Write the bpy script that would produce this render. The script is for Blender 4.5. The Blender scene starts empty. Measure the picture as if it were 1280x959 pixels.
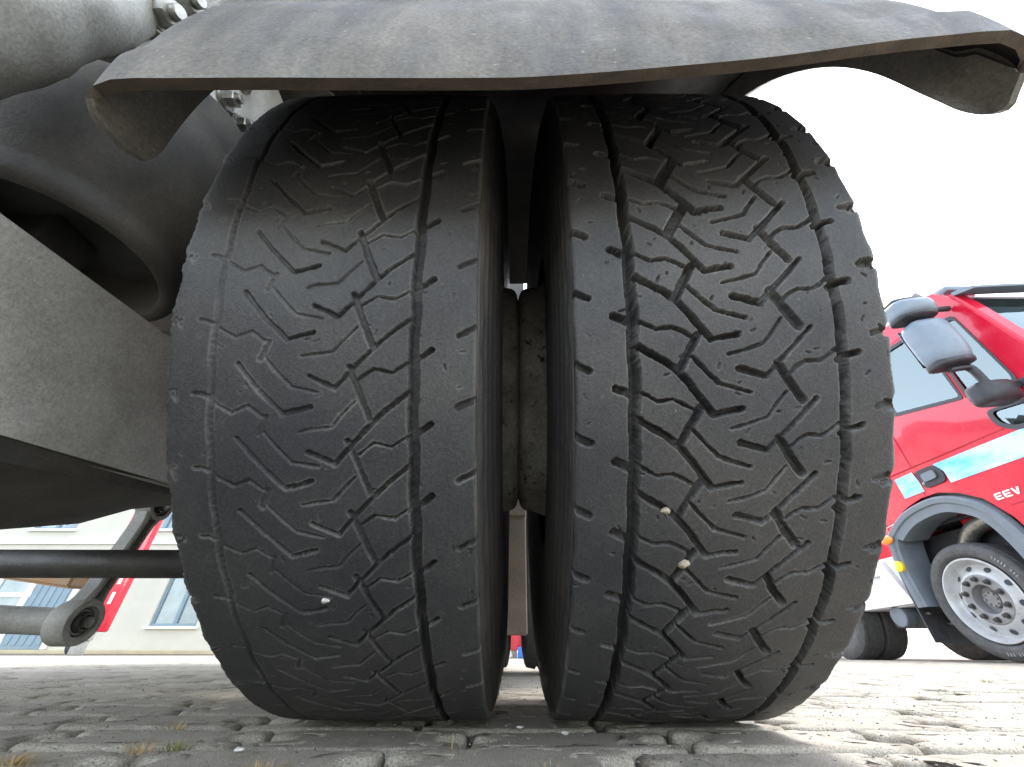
import bpy, bmesh, math, random
import numpy as np
from mathutils import Vector, Matrix, noise as mnoise
from bpy import data as D
rnd = random.Random(7)
nr = np.random.RandomState(5)
PI = math.pi
sc = bpy.context.scene
C = bpy.context.collection

# ------------------------------------------------------------ camera
CAMH = 0.0551
GZ = -.0193            # level of the ground (the truck is laid out from a datum just above it)
cam = D.cameras.new('camera'); co = D.objects.new('camera', cam); C.objects.link(co)
co.location = (0, 0, CAMH)
co.rotation_mode = 'XYZ'
cam.sensor_width = 36; cam.lens = 486.57/1280*36
cam.clip_start = 0.01; cam.clip_end = 3000
co.rotation_euler = (Matrix.Rotation(0.005973, 3, 'Z') @ Matrix.Rotation(PI/2+0.604346, 3, 'X') @ Matrix.Rotation(0.003026, 3, 'Z')).to_euler()
sc.camera = co
# ------------------------------------------------------------ light
SUN_EL, SUN_AZ = math.radians(52), math.radians(34)     # azimuth from +Y towards +X
w = D.worlds.new('World'); sc.world = w; w.use_nodes = True
wn = w.node_tree; bg = wn.nodes['Background']
sky = wn.nodes.new('ShaderNodeTexSky'); sky.sky_type = 'NISHITA'; sky.sun_disc = False
sky.sun_elevation = SUN_EL; sky.sun_rotation = SUN_AZ
sky.dust_density = 1.2; sky.air_density = 1.0; sky.ozone_density = 1.0
hs = wn.nodes.new('ShaderNodeHueSaturation'); hs.inputs['Saturation'].default_value = .42
wn.links.new(sky.outputs[0], hs.inputs['Color']); wn.links.new(hs.outputs[0], bg.inputs[0]); bg.inputs[1].default_value = 0.15
sl = D.lights.new('sun', 'SUN'); sl.energy = .5; sl.angle = math.radians(10); sl.color = (1, .95, .86)
so = D.objects.new('sun', sl); C.objects.link(so)
sd = Vector((math.sin(SUN_AZ)*math.cos(SUN_EL), math.cos(SUN_AZ)*math.cos(SUN_EL), math.sin(SUN_EL)))
so.rotation_euler = sd.to_track_quat('Z', 'Y').to_euler(); so.location = (6, 10, 12)
sc.view_settings.view_transform = 'Standard'; sc.view_settings.look = 'None'
sc.view_settings.exposure = 2.5; sc.view_settings.gamma = 1
sc.render.engine = 'CYCLES'

# ------------------------------------------------------------ materials
def mat(name, col, rough=.6, metal=0., col2=None, nscale=8., nlo=.35, nhi=.65, fine=None, bump=0., bscale=300.,
        coat=0., obj_rand=0., spec=.5, attr=None, attr_col=None, stretch=None, third=None, tscale=40., tlo=.6, thi=.75):
    m = D.materials.new(name); m.use_nodes = True; nt = m.node_tree; N = nt.nodes; L = nt.links
    b = N['Principled BSDF']
    b.inputs['Roughness'].default_value = rough; b.inputs['Metallic'].default_value = metal
    b.inputs['Coat Weight'].default_value = coat; b.inputs['Coat Roughness'].default_value = .04
    b.inputs['Specular IOR Level'].default_value = spec
    tc = N.new('ShaderNodeTexCoord'); vec = tc.outputs['Object']
    if stretch:
        mp = N.new('ShaderNodeMapping'); mp.inputs['Scale'].default_value = stretch
        L.new(vec, mp.inputs[0]); vs = mp.outputs[0]
    else: vs = vec
    def noise(scale, detail=4., v=None, r=.6):
        n = N.new('ShaderNodeTexNoise'); n.inputs['Scale'].default_value = scale
        n.inputs['Detail'].default_value = detail; n.inputs['Roughness'].default_value = r
        L.new(v if v is not None else vec, n.inputs['Vector']); return n.outputs['Fac']
    def mr(src, lo, hi, a=0., z=1.):
        q = N.new('ShaderNodeMapRange'); L.new(src, q.inputs[0])
        for i, v in enumerate((lo, hi, a, z)): q.inputs[i+1].default_value = v
        return q.outputs[0]
    def mix(fac, a, c, mode='MIX'):
        q = N.new('ShaderNodeMix'); q.data_type = 'RGBA'; q.blend_type = mode
        if hasattr(fac, 'links'): L.new(fac, q.inputs[0])
        else: q.inputs[0].default_value = fac
        for s, v in ((6, a), (7, c)):
            if hasattr(v, 'links'): L.new(v, q.inputs[s])
            else: q.inputs[s].default_value = (*v, 1)
        return q.outputs[2]
    cur = col
    if col2: cur = mix(mr(noise(nscale, 6, vs), nlo, nhi), col, col2)
    if third: cur = mix(mr(noise(tscale, 3), tlo, thi), cur, third)
    if attr:
        a = N.new('ShaderNodeAttribute'); a.attribute_name = attr
        cur = mix(a.outputs['Fac'], cur, attr_col)
    if fine:
        cur = mix(1., cur, mix(mr(noise(fine[0], 3), .3, .7), (1-fine[1],)*3, (1+fine[1],)*3), 'MULTIPLY')
    if obj_rand:
        oi = N.new('ShaderNodeObjectInfo')
        g = N.new('ShaderNodeCombineColor')
        o = mr(oi.outputs['Random'], 0, 1, 1-obj_rand, 1+obj_rand)
        for i in range(3): L.new(o, g.inputs[i])
        cur = mix(1., cur, g.outputs[0], 'MULTIPLY')
    if hasattr(cur, 'links'): L.new(cur, b.inputs['Base Color'])
    else: b.inputs['Base Color'].default_value = (*cur, 1)
    if bump:
        bp = N.new('ShaderNodeBump'); bp.inputs['Strength'].default_value = bump
        bp.inputs['Distance'].default_value = (1.1 if name == 'concrete_paver' else .6)/bscale
        L.new(noise(bscale, 5), bp.inputs['Height']); L.new(bp.outputs[0], b.inputs['Normal'])
    if rough > .2 and col2:
        L.new(mr(noise(nscale*1.7, 3), .3, .7, max(rough-.1, .02), min(rough+.12, 1)), b.inputs['Roughness'])
    return m

M = {}
M['tread'] = mat('tread_rubber', (.038, .039, .042), .58, col2=(.066, .064, .060), nscale=7, nlo=.38, nhi=.68, fine=(380, .30), bump=.6, bscale=600,
                 third=(.12, .11, .095), tscale=230, tlo=.67, thi=.78, attr='wear', attr_col=(.19, .185, .17))
M['sidewall'] = mat('sidewall_rubber', (.036, .034, .033), .6, col2=(.095, .080, .066), nscale=16, nlo=.45, nhi=.75, stretch=(1.4, .25, .25),
                    fine=(300, .2), bump=.5, bscale=400, attr='wear', attr_col=(.10, .085, .07))
M['far_rubber'] = mat('plain_rubber', (.05, .05, .052), .65, col2=(.085, .083, .078), nscale=20, bump=.4, bscale=200)
M['guard'] = mat('mudguard_plastic', (.088, .084, .074), .6, col2=(.19, .175, .145), nscale=13, stretch=(1.6, .45, .45), fine=(260, .28), bump=.55, bscale=420,
                 third=(.30, .27, .21), tscale=170, tlo=.67, thi=.74)
M['guard_in'] = mat('shade_dark_inner_plastic', (.022, .021, .021), .8, col2=(.038, .036, .034), nscale=12, bump=.4, bscale=300)  # same mudguard plastic, darkened so the colour carries the shade inside the arch
M['guard_edge'] = mat('muddy_edge', (.10, .075, .05), .85, col2=(.055, .046, .036), nscale=30, stretch=(1, 3, 3), bump=.6, bscale=350)
M['cast'] = mat('dusty_cast_iron', (.50, .51, .475), .5, .0, col2=(.27, .265, .235), nscale=7, fine=(300, .22), bump=.25, bscale=320,
                third=(.42, .41, .37), tscale=60, tlo=.62, thi=.8)
M['beam'] = mat('dusty_grey_paint', (.42, .405, .36), .6, col2=(.33, .32, .285), nscale=12, fine=(330, .2), bump=.45, bscale=380,
                third=(.30, .285, .25), tscale=20, tlo=.45, thi=.75)
M['dark_steel'] = mat('dark_chassis_paint', (.035, .034, .032), .5, col2=(.075, .07, .06), nscale=10, fine=(260, .2), bump=.4, bscale=300)
M['bellows'] = mat('dusty_bellows_rubber', (.045, .042, .037), .7, col2=(.11, .10, .08), nscale=6, fine=(260, .18), bump=.4, bscale=260)
M['bolt'] = mat('zinc_bolt', (.40, .40, .37), .38, .8, col2=(.20, .19, .17), nscale=40, bump=.3, bscale=300)
M['boltd'] = mat('dark_bolt', (.06, .06, .058), .4, .5, col2=(.12, .11, .1), nscale=60)
M['disc'] = mat('wheel_disc_metal', (.60, .58, .52), .5, .0, col2=(.36, .34, .30), nscale=18, nlo=.4, nhi=.62, fine=(200, .25), bump=.4, bscale=200,
                third=(.06, .055, .045), tscale=70, tlo=.6, thi=.7)
M['link'] = mat('forged_link', (.32, .31, .28), .5, .0, col2=(.42, .41, .37), nscale=25, fine=(300, .15), bump=.3, bscale=300)
M['rust'] = mat('rusty_tan', (.42, .20, .06), .7, col2=(.35, .26, .16), nscale=10)
M['strut'] = mat('brown_strut', (.26, .22, .17), .6, col2=(.18, .15, .12), nscale=14, fine=(200, .2), bump=.3, bscale=200)
M['concrete'] = mat('concrete_paver', (.37, .338, .275), .9, col2=(.45, .412, .338), nscale=9, fine=(620, .42), bump=1., bscale=420, obj_rand=.10,
                    third=(.27, .235, .18), tscale=13, tlo=.55, thi=.72)
M['dirt'] = mat('sandy_dirt', (.15, .125, .095), .95, col2=(.24, .205, .155), nscale=40, fine=(300, .4), bump=1., bscale=220)
M['gravel'] = mat('joint_gravel', (.12, .118, .115), .85, col2=(.30, .285, .26), nscale=60, fine=(500, .2), bump=.5, bscale=400)
M['dry'] = mat('dry_grass', (.42, .27, .12), .8, col2=(.55, .42, .22), nscale=120)
M['green'] = mat('green_grass', (.12, .18, .04), .7, col2=(.30, .28, .09), nscale=120)
M['stone'] = mat('pale_pebble', (.46, .40, .29), .8, col2=(.45, .38, .28), nscale=120, bump=.6, bscale=500)
M['white_stone'] = mat('white_pebble', (.75, .74, .72), .7, col2=(.6, .58, .55), nscale=160, bump=.5, bscale=500)
M['red'] = mat('red_truck_paint', (.66, .003, .034), .25, col2=(.63, .003, .032), nscale=2, coat=1.)
M['red_trim'] = mat('red_inner_paint', (.45, .004, .012), .4)
M['fender'] = mat('blue_grey_plastic', (.17, .20, .23), .5, col2=(.14, .165, .19), nscale=7, bump=.2, bscale=400)
M['black'] = mat('black_plastic', (.022, .023, .027), .5, col2=(.04, .04, .045), nscale=9)
M['mirror_shell'] = mat('blue_grey_mirror_shell', (.20, .25, .30), .42, col2=(.17, .21, .26), nscale=8)
M['seal'] = mat('rubber_seal', (.05, .055, .065), .5)
M['rim'] = mat('silver_rim', (.52, .53, .53), .35, .2, col2=(.42, .43, .43), nscale=12)
M['hubgrey'] = mat('grey_hub', (.27, .27, .27), .5, .2, col2=(.2, .2, .2), nscale=20)
M['white'] = mat('white_paint', (.78, .80, .80), .45, col2=(.7, .72, .72), nscale=5)
M['cream'] = mat('cream_render', (.60, .585, .50), .9, col2=(.54, .53, .45), nscale=1.5, fine=(40, .05), bump=.4, bscale=60)
M['yellow_kerb'] = mat('pale_kerb', (.55, .48, .30), .9, col2=(.48, .42, .28), nscale=3)
M['blue_frame'] = mat('blue_window_frame', (.22, .30, .35), .5, col2=(.18, .26, .31), nscale=3)
M['lettering'] = mat('silver_lettering', (.80, .79, .74), .35, .2)
M['amber'] = mat('amber_lens', (.95, .28, .02), .2, coat=.6)
M['yellow'] = mat('yellow_reflector', (.95, .62, .02), .3, coat=.5)
M['red_lens'] = mat('red_lens', (.75, .03, .02), .25, coat=.6)
M['blue'] = mat('blue_plastic', (.03, .16, .55), .5)
M['interior'] = mat('cab_lining', (.55, .52, .47), .85, col2=(.3, .28, .26), nscale=4)
# mottled blue reflective band
M['band'] = mat('blue_reflective_band', (.10, .52, .90), .35, col2=(.58, .84, .94), nscale=2.4, nlo=.30, nhi=.62, stretch=(1, 1.0, 3.0), coat=.5)
def glass_mat(name, tint, rough=.02, alpha=.55):
    m = D.materials.new(name); m.use_nodes = True; nt = m.node_tree; N = nt.nodes; L = nt.links
    N.remove(N['Principled BSDF']); out = N['Material Output']
    tr = N.new('ShaderNodeBsdfTransparent'); tr.inputs[0].default_value = (*tint, 1)
    gl = N.new('ShaderNodeBsdfGlossy'); gl.inputs['Roughness'].default_value = rough; gl.inputs[0].default_value = (.84, 1, 1, 1)
    fr = N.new('ShaderNodeFresnel'); fr.inputs[0].default_value = 3.0
    mx = N.new('ShaderNodeMixShader'); L.new(fr.outputs[0], mx.inputs[0]); L.new(tr.outputs[0], mx.inputs[1]); L.new(gl.outputs[0], mx.inputs[2])
    L.new(mx.outputs[0], out.inputs[0]); return m
M['glass'] = glass_mat('tinted_window_glass', (.72, .86, .88))
M['far_glass'] = mat('building_glass', (.10, .17, .19), .08, col2=(.28, .36, .36), nscale=1.2, spec=.9)

# ------------------------------------------------------------ helpers
def link(o, parent=None):
    C.objects.link(o)
    if parent is not None:
        o.parent = parent
        o.matrix_parent_inverse = Matrix.Identity(4)
    return o
def empty(name, loc=(0, 0, 0), label=None, cat=None, group=None, parent=None):
    o = D.objects.new(name, None); o.empty_display_size = .1; o.location = loc
    if label: o['label'] = label
    if cat: o['category'] = cat
    if group: o['group'] = group
    return link(o, parent)
def tag(o, label=None, cat=None, group=None, kind=None):
    if label: o['label'] = label
    if cat: o['category'] = cat
    if group: o['group'] = group
    if kind: o['kind'] = kind
    return o
def origin_of(p):
    v = Vector((0, 0, 0))
    while p is not None: v += p.location; p = p.parent
    return v
def obj(name, bm, m, parent=None, smooth=False, sharp=40, origin=None):
    """bm is in world coordinates; origin = where the object's own origin goes"""
    o0 = Vector(origin) if origin is not None else (origin_of(parent) if parent else Vector((0, 0, 0)))
    bmesh.ops.translate(bm, verts=bm.verts, vec=-o0)
    bmesh.ops.recalc_face_normals(bm, faces=bm.faces)
    me = D.meshes.new(name)
    if smooth:
        for f in bm.faces: f.smooth = True
        for e in bm.edges:
            if len(e.link_faces) == 2 and e.calc_face_angle(0) > math.radians(sharp): e.smooth = False
    bm.to_mesh(me); bm.free()
    for x in (m if isinstance(m, (list, tuple)) else [m]): me.materials.append(x)
    o = D.objects.new(name, me); link(o, parent)
    o.location = o0 - (origin_of(parent) if parent else Vector((0, 0, 0)))
    return o
def nb(): return bmesh.new()
def box(bm, a, b, bev=0., seg=2):
    t = nb(); bmesh.ops.create_cube(t, size=1)
    a = Vector(a); b = Vector(b); c = (a+b)/2; s = b-a
    for v in t.verts: v.co = Vector((v.co.x*s.x, v.co.y*s.y, v.co.z*s.z))+c
    if bev: bmesh.ops.bevel(t, geom=t.edges[:], offset=bev, segments=seg, affect='EDGES', profile=.5)
    join(bm, t); return bm
def join(bm, t, mtx=None, mi=0):
    if mtx is not None: bmesh.ops.transform(t, matrix=mtx, verts=t.verts)
    vm = {}
    for v in t.verts: vm[v] = bm.verts.new(v.co)
    for f in t.faces:
        try:
            g = bm.faces.new([vm[v] for v in f.verts]); g.material_index = mi or f.material_index
        except ValueError: pass
    t.free()
def frame(axis):
    a = Vector(axis).normalized()
    u = a.cross(Vector((0, 0, 1)))
    if u.length < 1e-3: u = Vector((1, 0, 0))
    u.normalize(); v = a.cross(u)
    return a, u, v
def lathe(bm, c, axis, prof, n=48, close=True, a0=0, a1=2*PI):
    """prof = [(along, radius)]"""
    a, u, v = frame(axis); c = Vector(c); rings = []
    full = abs(a1-a0-2*PI) < 1e-6
    for (h, r) in prof:
        ring = []
        for i in range(n if full else n+1):
            t = a0+(a1-a0)*i/n
            ring.append(bm.verts.new(c+a*h+(u*math.cos(t)+v*math.sin(t))*max(r, 1e-5)))
        rings.append(ring)
    for p, q in zip(rings, rings[1:]):
        for i in range(len(p) if full else len(p)-1):
            j = (i+1) % len(p)
            bm.faces.new((p[i], p[j], q[j], q[i]))
    if close and full:
        bm.faces.new(rings[0]); bm.faces.new(rings[-1])
    return bm
def cyl(bm, p, q, r, n=24, bev=0., r2=None):
    p = Vector(p); q = Vector(q); L = (q-p).length; r2 = r if r2 is None else r2
    if bev: pr = [(0, r-bev), (bev, r), (L-bev, r2), (L, r2-bev)]
    else: pr = [(0, r), (L, r2)]
    return lathe(bm, p, q-p, pr, n)
def tube(bm, pts, rads, n=16, sx=1., cap=True):
    pts = [Vector(p) for p in pts]; rings = []
    up = Vector((0, 0, 1))
    prev = None
    for i, p in enumerate(pts):
        d = (pts[min(i+1, len(pts)-1)]-pts[max(i-1, 0)]).normalized()
        if prev is None:
            u = d.cross(up)
            if u.length < .1: u = d.cross(Vector((0, 1, 0)))
        else: u = prev-d*prev.dot(d)
        u.normalize(); prev = u; v = d.cross(u)
        r = rads[i] if isinstance(rads, (list, tuple)) else rads
        ru, rv = r if isinstance(r, tuple) else (r, r)
        rings.append([bm.verts.new(p+u*ru*math.cos(2*PI*k/n)+v*rv*math.sin(2*PI*k/n)) for k in range(n)])
    for a, b in zip(rings, rings[1:]):
        for k in range(n): bm.faces.new((a[k], a[(k+1) % n], b[(k+1) % n], b[k]))
    if cap: bm.faces.new(rings[0]); bm.faces.new(rings[-1])
    return bm
def smooth_pts(pts, sub=6):
    """Catmull-Rom"""
    P = [np.array(p, float) for p in pts]; P = [2*P[0]-P[1]]+P+[2*P[-1]-P[-2]]; out = []
    for i in range(1, len(P)-2):
        for k in range(sub):
            t = k/sub; a, b, c, d = P[i-1:i+3]
            out.append(.5*((2*b)+(-a+c)*t+(2*a-5*b+4*c-d)*t*t+(-a+3*b-3*c+d)*t**3))
    out.append(P[-2]); return out
def panel(bm, outer, holes, mp, th, mi=0):
    """flat panel (2D loops) with holes, extruded by th along mp's third coordinate; mp(u, v, d) -> xyz"""
    t = nb(); edges = []
    for lp in [outer]+holes:
        vs = [t.verts.new((u, v, 0)) for u, v in lp]
        for i in range(len(vs)): edges.append(t.edges.new((vs[i], vs[(i+1) % len(vs)])))
    r = bmesh.ops.triangle_fill(t, use_beauty=True, use_dissolve=False, edges=edges)
    fs = t.faces[:]
    e = bmesh.ops.extrude_face_region(t, geom=fs)
    for v in [g for g in e['geom'] if isinstance(g, bmesh.types.BMVert)]: v.co.z = 1
    vm = {}
    for v in t.verts: vm[v] = bm.verts.new(mp(v.co.x, v.co.y, v.co.z*th))
    for f in t.faces:
        g = bm.faces.new([vm[v] for v in f.verts]); g.material_index = mi
    t.free(); return bm
def rounded(poly, r, n=4):
    out = []
    L = len(poly)
    for i in range(L):
        p = np.array(poly[i], float); a = np.array(poly[i-1], float); b = np.array(poly[(i+1) % L], float)
        da = (a-p); db = (b-p); la = np.linalg.norm(da); lb = np.linalg.norm(db)
        rr = min(r, la*.45, lb*.45); s = p+da/la*rr; e = p+db/lb*rr
        for k in range(n+1):
            t = k/n; out.append(tuple((1-t)**2*s+2*t*(1-t)*p+t*t*e))
    return out
def wobble(bm, amp, scale, seed=0):
    for v in bm.verts:
        p = v.co*scale+Vector((seed, seed*2.3, 0))
        v.co += Vector((mnoise.noise(p), mnoise.noise(p+Vector((9, 0, 0))), mnoise.noise(p+Vector((0, 9, 0)))))*amp
def hexbolt(bm, c, axis, r, h, washer=True):
    a = Vector(axis).normalized(); c = Vector(c)
    if washer: lathe(bm, c, a, [(0, r*1.35), (h*.14, r*1.4), (h*.26, r*1.3)], 28)
    lathe(bm, c+a*h*.26, a, [(0, r*1.12), (h*.05, r*1.12), (h*.06, r*.98)], 28)
    lathe(bm, c+a*h*.3, a, [(0, r*.92), (h*.55, r*.92), (h*.62, r*.8)], 6)
    lathe(bm, c+a*h*.92, a, [(0, r*.5), (h*.3, r*.5), (h*.34, r*.42)], 20)

# ------------------------------------------------------------ value noise on grids
def vnoise(shape, cell, seed):
    r = np.random.RandomState(seed); gy = int(shape[0]/cell[0])+3; gx = int(shape[1]/cell[1])+3
    g = r.rand(gy, gx)*2-1
    y = np.arange(shape[0])/cell[0]; x = np.arange(shape[1])/cell[1]
    y0 = y.astype(int); x0 = x.astype(int); fy = (y-y0); fx = (x-x0)
    fy = (fy*fy*(3-2*fy))[:, None]; fx = (fx*fx*(3-2*fx))[None, :]
    g00 = g[np.ix_(y0, x0)]; g01 = g[np.ix_(y0, x0+1)]; g10 = g[np.ix_(y0+1, x0)]; g11 = g[np.ix_(y0+1, x0+1)]
    return (g00*(1-fx)+g01*fx)*(1-fy)+(g10*(1-fx)+g11*fx)*fy

# ============================================================ THE TRUCK WE LIE BEHIND
AX = Vector((0, .7002, .5001)); R = .520
truck = empty('truck', (-1.0, .70, 0), 'dark dusty truck seen from below, its worn dual tyres filling the view', 'truck')

PER = 2*PI*R*1000/55
# tread grooves, (u along circumference, x across) in millimetres: name -> (points, width, depth)
TR = [
 ([(-286.6, 81.5), (-289.5, 88), (-292.8, 96)], 4.6, 5.5),
 ([(-324.7, 46.3), (-331.4, 60.9)], 4.2, 4.2),
 ([(-307, 94), (-315.2, 105.5), (-325.2, 122.2), (-334.2, 133.0), (-343.9, 141.5), (-366.3, 157.9)], 3.8, 5.5),
 ([(-366.3, 157.9), (-363.8, 169.7), (-362.1, 181.5)], 3.2, 4.5),
 ([(-302.6, 148.3), (-316.3, 140.0), (-331.4, 132.2)], 5.2, 5.5),
 ([(-287.8, 97), (-297.3, 114.4), (-295.7, 127.0), (-299.2, 135.3), (-304.9, 145)], 1.9, 3.0),
 ([(-319.9, 142.3), (-331.8, 153.1), (-341.4, 162.9)], 2.2, 3.2),
 ([(-341.4, 162.9), (-345.1, 174.8), (-348.7, 188.0)], 2.0, 2.6),
 ([(-318.0, 172.0), (-314.7, 185.0), (-309.2, 200.4), (-299.7, 207.6), (-289.0, 216.2)], 1.9, 2.4),
 ([(-329.9, 179.2), (-335.4, 200.7)], 3.8, 5.0),
 ([(-335.4, 200.7), (-315.1, 220.5), (-295.0, 239.7)], 3.0, 3.6),
 ([(-325.8, 210.0), (-340.2, 218.6), (-354.7, 229.5)], 5.0, 4.2),
 ([(-335.4, 217.3), (-328.2, 224.2), (-323.5, 232.4), (-323.5, 244.2), (-319.9, 250.1), (-313.9, 258.0)], 2.2, 2.8),
 ([(-322.5, 258.4), (-318.0, 268.6), (-315.6, 276.8)], 3.6, 4.5),
 ([(-300.5, 289), (-297.3, 301)], 3.6, 2.2),
 ([(-303.5, 296), (-301, 303)], 3.6, 1.6),
]
TL = [
 ([(-326, -84), (-319.2, -72.4), (-314.4, -66.3)], 4.4, 4.5),
 ([(-301.7, -45.1), (-294.3, -30)], 4.0, 3.6),
 ([(-345, -79), (-363.2, -102.8), (-381.6, -121.2), (-406.0, -143.0)], 3.0, 3.8),
 ([(-406.0, -143.0), (-400.7, -153.8), (-396.4, -164.2)], 3.2, 4.0),
 ([(-327.6, -132.3), (-347.5, -124.4), (-371.9, -114.6)], 4.2, 3.8),
 ([(-321.4, -80), (-332.4, -97.7), (-329.7, -111.9), (-338.6, -125.3)], 1.8, 2.6),
 ([(-380.5, -171.2), (-378.2, -161.1), (-376.5, -145.4), (-366.6, -137.2), (-356.0, -127.0)], 1.8, 1.5),
 ([(-325.4, -221.8), (-346.4, -203.6), (-366.2, -183.6)], 2.8, 3.4),
 ([(-366.2, -183.6), (-363.7, -173.5), (-360.5, -162.3)], 3.2, 3.6),
 ([(-319.9, -200.4), (-332.0, -190.0), (-344.2, -178.2), (-348.6, -156.3)], 1.8, 1.7),
 ([(-367.8, -198.2), (-381.7, -203.6)], 3.6, 1.6),
 ([(-355.0, -243), (-364.5, -225.7), (-359.2, -213.1), (-369.0, -199.3)], 1.9, 2.0),
 ([(-349.3, -256.8), (-349.8, -250.2), (-354.2, -242)], 2.4, 2.4),
]
def build_tread(bm_unused, left):
    if left:
        x0, x1 = -284.5, -30.5; pol = TL; rings = [(-80.3, 8.5, 8.0), (-243.0, 5.0, 3.2)]; seed = 11
        e_in, e_out = x1, x0
    else:
        x0, x1 = 49.5, 307.0; pol = TR; rings = [(96.2, 9.4, 9.0), (263.3, 8.2, 7.5)]; seed = 23
        e_in, e_out = x0, x1
    du = .8; U = np.arange(-850, 310, du); X = np.linspace(x0, x1, int((x1-x0)/.8)+1); dx = X[1]-X[0]
    sh = (len(U), len(X)); dep = np.zeros(sh); wear = np.zeros(sh)
    n1 = vnoise(sh, (7, 7), seed)*.5+vnoise(sh, (2.2, 2.2), seed+1)*.4
    n2 = vnoise(sh, (34, 34), seed+2)
    dmul = 1+.25*vnoise(sh, (75, 75), seed+3)
    if left: dmul = dmul*np.clip(.45+.75*((X[None, :]-x0)/(x1-x0)), .4, 1.1)
    def stroke(pts, wd, d, k=0, lip=1., jag=.9):
        if not left: wd = wd*(1+.35*min(1, max(0, (pts[0][0]+260)/180)))
        for (u0, a0), (u1, a1) in zip(pts, pts[1:]):
            u0s, u1s = u0, u1
            iu0 = int((min(u0s, u1s)-wd-2-U[0])/du); iu1 = int((max(u0s, u1s)+wd+2-U[0])/du)+1
            ix0 = int((min(a0, a1)-wd-2-x0)/dx); ix1 = int((max(a0, a1)+wd+2-x0)/dx)+1
            iu0 = max(iu0, 0); ix0 = max(ix0, 0); iu1 = min(iu1, sh[0]); ix1 = min(ix1, sh[1])
            if iu1 <= iu0 or ix1 <= ix0: continue
            sl_ = (slice(iu0, iu1), slice(ix0, ix1))
            A = U[iu0:iu1][:, None]; B = X[ix0:ix1][None, :]
            vx, vy = u1s-u0s, a1-a0; L2 = vx*vx+vy*vy+1e-9
            t = np.clip(((A-u0s)*vx+(B-a0)*vy)/L2, 0, 1)
            dist = np.sqrt((A-u0s-t*vx)**2+(B-a0-t*vy)**2)+n1[sl_]*jag
            s = np.clip((wd/2+.4-dist)/.8, 0, 1); s = s*s*(3-2*s)
            dep[sl_] = np.maximum(dep[sl_], s*d*dmul[sl_]*(1.55 if left else 1.9)*(1 if left else 1+.5*min(1, max(0, (u0+260)/180))))
            b_ = np.exp(-((dist-wd/2-.9)/.8)**2)*lip
            wear[sl_] = np.maximum(wear[sl_], b_)
    for k in range(-10, 15):
        j = rnd.uniform(-.9, .9)
        for pts, wd, d in pol:
            q = [(u+k*PER+j+rnd.uniform(-.5, .5), a+rnd.uniform(-.5, .5)) for u, a in pts]
            stroke(q, wd*(1.32 if not left else 1.12)*rnd.uniform(.85, 1.15), d*rnd.uniform(.8, 1.1), k, rnd.uniform(.2, .8))
    for xr, wd, d in rings:
        uu = np.arange(-860, 500, 12.)
        p = [(u, xr+rnd.uniform(-.35, .35)+.7*math.sin(2*PI*u/PER)) for u in uu]
        stroke(p, wd, d, 0, .5, .45)
        # chips where the cross cuts meet the groove
    for i in range(260):                       # nicks and cuts
        u = rnd.uniform(-840, 300); a = rnd.uniform(x0, x1); an = rnd.uniform(0, PI); l = rnd.uniform(1, 5)
        stroke([(u, a), (u+l*math.cos(an), a+l*math.sin(an))], rnd.uniform(.9, 1.7), rnd.uniform(.4, 1.3), 0, .25)
    tears = 26 if left else 40
    for i in range(tears):                     # torn spots on the outer shoulder
        k = i-16; u = (-297 if not left else -352)+k*PER+rnd.uniform(-3, 3); a = e_out+(-1 if not left else 1)*rnd.uniform(4, 13)
        for q in range(5):
            stroke([(u+rnd.uniform(-5, 5), a+rnd.uniform(-5, 5)), (u+rnd.uniform(-5, 5), a+rnd.uniform(-5, 5))], rnd.uniform(1.2, 2.6), rnd.uniform(.8, 2.4), 0, .8)
    dep = np.maximum(dep-.0, 0)+n2*.22+n1*.05
    # shoulder rounding and worn edge
    ein = np.abs(X-e_in); eout = np.abs(X-e_out)
    def rnd_(e, r): q = np.clip(r-e, 0, r); return r-np.sqrt(np.maximum(r*r-q*q, 0))
    drop = rnd_(ein, 3.0)+rnd_(eout, 7.0 if not left else 9.0)
    crown = 2.2*((X-(x0+x1)/2)/((x1-x0)/2))**2
    rad = R*1000-dep-drop[None, :]-crown[None, :]
    # ragged outer edge moves sideways too
    sgn = 1 if not left else -1
    rag = vnoise(sh, (11, 11), seed+7)*1.2+vnoise(sh, (2.6, 2.6), seed+8)*1.1
    fall = np.clip(1-eout/9., 0, 1)[None, :]
    scal = np.zeros(len(U))
    ph = ((U+ (297 if not left else 352)) % PER)/PER
    scal = -np.exp(-((np.minimum(ph, 1-ph))/.07)**2)*(3.4 if not left else 1.6)+ ((1.2 if not left else 1.4)*np.sin(ph*2*PI+1.2))
    XX = np.repeat(X[None, :], sh[0], 0)+sgn*fall*(rag*(1.3 if left else .5)+scal[:, None])
    wear = np.maximum(wear*np.clip(.55+n2*.9, 0, 1), fall*np.clip(.25+.6*rag, 0, 1)*(1. if left else .5))
    wear = np.maximum(wear, np.clip(1-ein/2.2, 0, 1)[None, :]*np.clip(.45+.5*n2, 0, 1))
    phi = U/1000/R
    XX = np.concatenate([XX[:, :1], XX, XX[:, -1:]], 1); rad = np.concatenate([rad[:, :1]-13, rad, rad[:, -1:]-13], 1); wear = np.concatenate([wear[:, :1], wear, wear[:, -1:]], 1)
    return phi, XX/1000, rad/1000, wear*.75

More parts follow.
